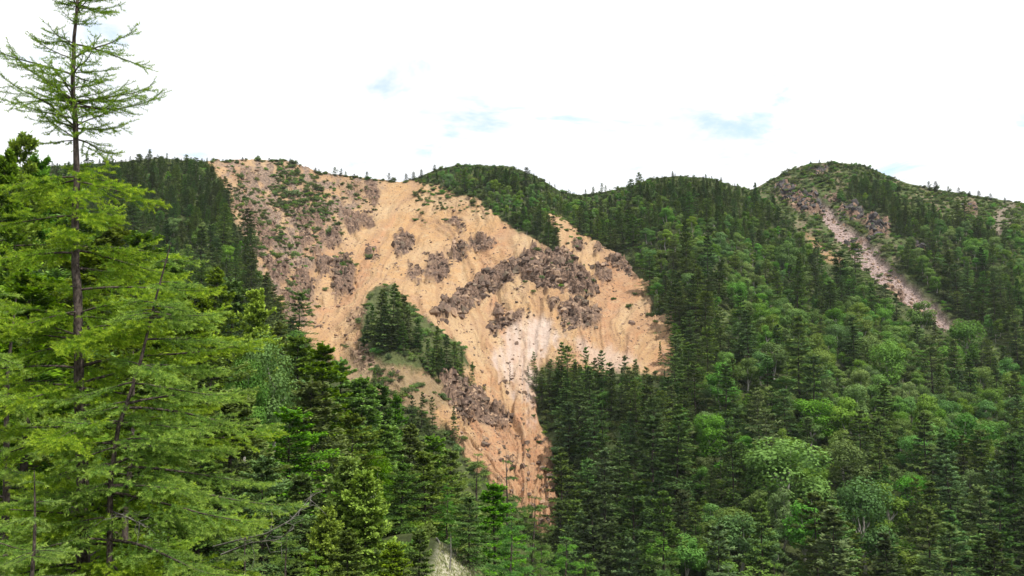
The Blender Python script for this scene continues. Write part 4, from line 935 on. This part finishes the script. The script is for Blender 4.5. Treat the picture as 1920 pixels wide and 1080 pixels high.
for px, tip, Y, d, wid, lb in [(950, 846, 74, LE, .8, 'open larch with visible stem standing out against the lower chute'), (895, 850, 84, LD, 1.0, 'pale green larch left of the open larch, below the chute'), (1000, 930, 72, LD, 1.0, 'pale green larch right of the open larch at the chute foot'),
        (958, 968, 46, LD, 1.0, 'bright green larch in front at the bottom, right of the pale grass'), (1058, 1006, 60, LD, 1.0, 'bright larch at the right end of the near slope'), (1095, 1040, 66, LD, 1.0, 'outermost small larch on the near slope beside the dark wood'),
        (1012, 1020, 50, LD, 1.1, 'low larch at the bottom edge between two taller larches'), (1240, 1052, 40, LD, .8, 'larch tip poking up at the bottom edge below the dark wood'), (1440, 1056, 42, LD, .8, 'small larch tip at the bottom edge farther right'),
        (545, 1000, 30, LD, 1.3, 'pale green larch below the bare grey branches'), (600, 1030, 34, LD, 1.2, 'pale green larch at the bottom edge right of the grey branches'), (470, 990, 27, LD, 1.2, 'soft green larch left of the grey branches'), (840, 905, 62, LD, 1.1, 'soft green larch between the plate-branched pine and the open larch')]:
    near_tip(px, tip, Y, d, lb, fr.uniform(0, 6), None, wid)

# ------------------------------------------------------------------ near firs and birches
def near_tree(px, tip, Y, kind, wid, label, idx=None, name='fir_tree'):
    g = ground_at(px, Y); h = at(px, tip, Y)[2] - g[2]; pl = PR[kind]; p = pl[idx if idx is not None else fr.integers(len(pl))]
    return place(name, p, g - np.array([0, 0, .15]), h, (1.28 if kind == 'fir_near' else 1.) * wid * h / p['h'], fr.uniform(0, 6.28), label, 'tree', None, tuple(fr.normal(0, .015, 2)))
NT = [(470, 545, 92, 'fir_lime', .8, 'bright yellow green fir at the upper end of the near slope', 0), (432, 520, 100, 'fir_near', .95, 'dark fir left of the uppermost bright fir', 0), (400, 500, 96, 'fir_near', .9, 'dark fir behind the larch boughs below the shoulder', 1),
    (522, 600, 98, 'fir_near', .9, 'small dark fir right of the uppermost bright fir', 1), (560, 625, 90, 'fir_near', 1.05, 'dark fir with rounded top above the pale birch', 0), (604, 640, 84, 'fir_near', 1.1, 'dark pointed fir seen against the lower left of the slide', 1), (640, 668, 92, 'fir_near', 1.0, 'fir right of the dark pointed fir on the slope edge', 3),
    (590, 706, 66, 'fir_near', 1.15, 'big tiered fir with sunlit plates in the middle of the near slope', 0), (540, 770, 58, 'fir_near', 1.25, 'broad shadowy fir beside the larch tips', 2), (680, 702, 90, 'fir_near', 1.1, 'fir below the pale rocks of the spur', 0), (715, 715, 98, 'fir_near', 1.0, 'fir with twin tops below the conifer island', 3),
    (744, 737, 104, 'fir_near', .7, 'narrow dark spire rising over the near slope', 1), (660, 780, 72, 'fir_near', 1.15, 'dense fir behind the yellow green fir', 2), (720, 790, 82, 'fir_near', 1.1, 'dark fir in the centre of the near slope', 0), (770, 792, 92, 'fir_near', 1.1, 'dark fir below the firs of the spur', 1),
    (812, 812, 98, 'fir_near', 1.1, 'fir at the edge under the purple cliff', 0), (850, 838, 92, 'fir_near', 1.0, 'fir on the slope edge beside the lower chute', 3), (800, 850, 68, 'fir_near', 1.35, 'plate-branched bluish pine right of the yellow green fir', 2), (755, 868, 62, 'fir_near', 1.3, 'lower plate-branched pine touching the yellow green fir', 2),
    (655, 856, 50, 'fir_lime', 1.0, 'yellow green fir with lumpy new shoots in the lower middle', 0), (692, 878, 49, 'fir_lime', .95, 'second top of yellow green shoots beside the lumpy fir', 1), (616, 945, 46, 'fir_lime', .95, 'small yellow green fir left of the lumpy one', 1),
    (660, 985, 38, 'fir_near', 1.05, 'young light green fir at the bottom under the lumpy fir', 1), (745, 1008, 42, 'fir_near', 1.0, 'young fir at the bottom left of the pale grass', 0), (790, 985, 46, 'fir_near', .9, 'young fir right at the rim of the pale grass', 3), (880, 930, 58, 'fir_near', 1.2, 'dark fir with bare lower stem above the pale grass', 2),
    (930, 900, 66, 'fir_near', 1.0, 'dark fir behind the open larch', 0), (8, 262, 56, 'fir_near', .5, 'tall dark fir at the left picture edge above the larch boughs', 2), (46, 282, 60, 'fir_near', .55, 'dark fir next to the tall one at the left edge', 0), (-40, 275, 50, 'fir_near', .6, 'dark fir half outside the left picture edge', 1),
    (100, 330, 66, 'fir_near', 1.1, 'dark fir behind the tall larch trunk', 1), (190, 400, 72, 'fir_near', 1.1, 'dark fir right behind the tall larch', 0), (255, 440, 78, 'fir_near', 1.1, 'dark fir seen through larch boughs', 2), (320, 470, 84, 'fir_near', 1.0, 'dark fir above the leaning larch top', 3), (360, 540, 76, 'fir_near', 1.1, 'dark fir right of the leaning larch top', 0),
    (150, 480, 48, 'fir_near', 1.1, 'shadowed fir deep behind the tall larch', 2), (60, 500, 40, 'fir_near', 1.1, 'shadowed fir low behind the left larch', 0), (290, 600, 52, 'fir_near', 1.1, 'shadowed fir behind the leaning larch', 1), (400, 640, 60, 'fir_near', 1.2, 'shadowed fir right of the larch boughs', 2), (440, 720, 50, 'fir_near', 1.2, 'shadowed fir under the pale birch', 0), (380, 800, 38, 'fir_near', 1.1, 'low fir in the shade of the larches', 3), (500, 860, 42, 'fir_near', 1.15, 'dark low fir in the hollow above the grey branches', 2), (570, 880, 50, 'fir_near', 1.15, 'dark fir in the hollow left of the lumpy fir', 0)]
for px, tip, Y, kind, wid, lb, idx in NT: near_tree(px, tip, Y, kind, wid, lb, idx)
near_tree(505, 612, 78, 'birch_near', .85, 'pale green birch among the firs of the near slope', 0, 'birch_tree')
near_tree(462, 668, 74, 'birch_near', .7, 'second pale green birch behind the larch tips', 1, 'birch_tree')
near_tree(705, 840, 74, 'birch_near', .7, 'small pale green birch above the yellow green fir', 1, 'birch_tree')
# undergrowth on the near hillside
ux = fr.uniform(-75, 40, 5200); uy = fr.uniform(40, 128, 5200); U = np.stack([ux, uy, near_h(ux, uy)], -1); upx, upy = project(U)
k = (upx > -80) & (upx < 1150) & (upy < 1200) & (sdf(upx, upy, [(815, 1005), (850, 1020), (915, 1078), (940, 1140), (780, 1140)]) < 0); U = U[k]; n = len(U); s = np.exp(fr.normal(-.1, .3, n))
scatter('undergrowth', U - np.array([0, 0, .1]), np.c_[np.zeros((n, 2)), fr.uniform(0, 6.28, n)], np.c_[s, s, s * .9], fr.integers(0, 7, n), pl, 'low green undergrowth between the near conifers')
# pale grass on the open patch
gx_ = fr.uniform(-10, 6, 60000); gy_ = fr.uniform(24, 74, 60000); G = np.stack([gx_, gy_, near_h(gx_, gy_)], -1); gpx, gpy = project(G)
k = sdf(gpx, gpy, [(826, 1022), (850, 1032), (905, 1080), (930, 1130), (795, 1130)]) > 0; G = G[k][:9000]; n = len(G); a = fr.uniform(0, 6.28, n)
V, Fc = kites(G, np.stack([np.cos(a) * .5, np.sin(a) * .5, np.full(n, 1.)], -1), np.stack([np.cos(a), np.sin(a), np.full(n, -.4)], -1), fr.uniform(.15, .4, n), fr.uniform(.03, .06, n))
M['grass'] = foliage('pale_grass', (.20, .23, .09), (.34, .34, .19), .25, .1, .02)
tag(link('grass', mesh_from('grass', V, Fc, [M['grass']], None, False, {'tip': ('FLOAT', np.tile([0, .5, 1, .5], n))})), 'short pale grass on the open patch at the bottom', kind='stuff')
# grey bare boughs hanging out of the larch thicket
def dead_bough(p_list, Y, label, r0=.024):
    pts = np.array([at(px, py, Y + dy) for px, py, dy in p_list]); o = pts[0].copy(); pts = pts - o
    parts = [tube(pts, np.linspace(r0, .006, len(pts)), 6)]
    for k in range(15):
        q = fr.uniform(.15, .97) * (len(pts) - 1); i = int(q); p0 = pts[i] + (pts[min(i + 1, len(pts) - 1)] - pts[i]) * (q - i); ax_ = unit(pts[min(i + 1, len(pts) - 1)] - pts[i] + 1e-6)
        d_ = unit(ax_ + fr.normal(0, .75, 3)); L = fr.uniform(.15, .6)
        parts.append(tube(np.array([p0, p0 + d_ * L * .5, p0 + unit(d_ + fr.normal(0, .25, 3)) * L]), [.007, .005, .003], 4))
    bv, bf = cat_meshes(parts[:1]); tv, tf = cat_meshes(parts[1:])
    e = bpy.data.objects.new('dead_bough', None); col.objects.link(e); e.location = o; tag(e, label, 'dead branch')
    link('bough', mesh_from('bough', bv, bf, [M['dead']], None, True), e); link('twigs', mesh_from('twigs', tv, tf, [M['dead']], None, True), e)
dead_bough([(400, 1025, 1.), (450, 1012, .3), (500, 1000, 0), (545, 975, 0), (568, 950, .1), (587, 925, .2)], 20, 'bare grey bough sticking out of the larch thicket at the bottom')
dead_bough([(415, 1040, .6), (470, 1018, .2), (520, 1012, 0), (552, 990, -.1)], 19.5, 'lower bare grey bough beside the longer one', .025)
dead_bough([(200, 955, 1), (235, 968, .3), (270, 985, 0)], 16.3, 'short bare grey bough below the leaning larch stem', .02)
# dead stems in the near wood
for px, b, tp_, Y, lb in [(843, 1052, 1000, 56, 'thin bleached dead stem at the rim of the pale grass')]:
    p0, p1 = at(px, b + 20, Y), at(px + 2, tp_, Y); parts = tube(np.array([p0 - p0, (p1 - p0) * .5 + np.array([.05, 0, 0]), p1 - p0]), [.06, .045, .012], 6)
    o = link('dead_tree', mesh_from('dead_stem', *parts, [M['dead']], None, True)); o.location = p0; tag(o, lb, 'dead tree')
for p0, p1, lb in [((842, 1035), (858, 1075), 'bleached fallen stick on the pale grass'), ((818, 1026), (826, 1036), 'short bleached stick at the top of the pale grass')]:
    gA, gB = ground_at(p0[0], 60), ground_at(p1[0], 57); a_ = at(*p0, 60); b_ = at(*p1, 58)
    a_[2] = float(near_h(a_[0], a_[1])) + .12; b_[2] = float(near_h(b_[0], b_[1])) + .12
    o = link('fallen_stick', mesh_from('fallen_stick', *tube(np.array([0 * a_, (b_ - a_) * .5 + np.array([0, 0, .06]), b_ - a_]), [.07, .06, .03], 6), [M['dead']], None, True)); o.location = a_; tag(o, lb, 'stick')

# ------------------------------------------------------------------ thin mountain air
hz, t, o = new_mat('mountain_air')
pv = N(t, 'ShaderNodeVolumePrincipled'); pv.inputs['Color'].default_value = (.86, .92, 1.0, 1); pv.inputs['Density'].default_value = HAZE; pv.inputs['Anisotropy'].default_value = .2
t.links.new(pv.outputs[0], o.inputs['Volume'])
hb = bmesh.new(); bmesh.ops.create_cube(hb, size=1); me = bpy.data.meshes.new('haze'); hb.to_mesh(me); hb.free(); me.materials.append(hz)
ho_ = link('haze', me); zt_ = float(max(GP[..., 2].max(), 60)) + 25
ho_.scale = (19000, 19000, zt_ + 74); ho_.location = (0, 0, (zt_ - 74) / 2); tag(ho_, 'faint bluish mountain air', kind='stuff')
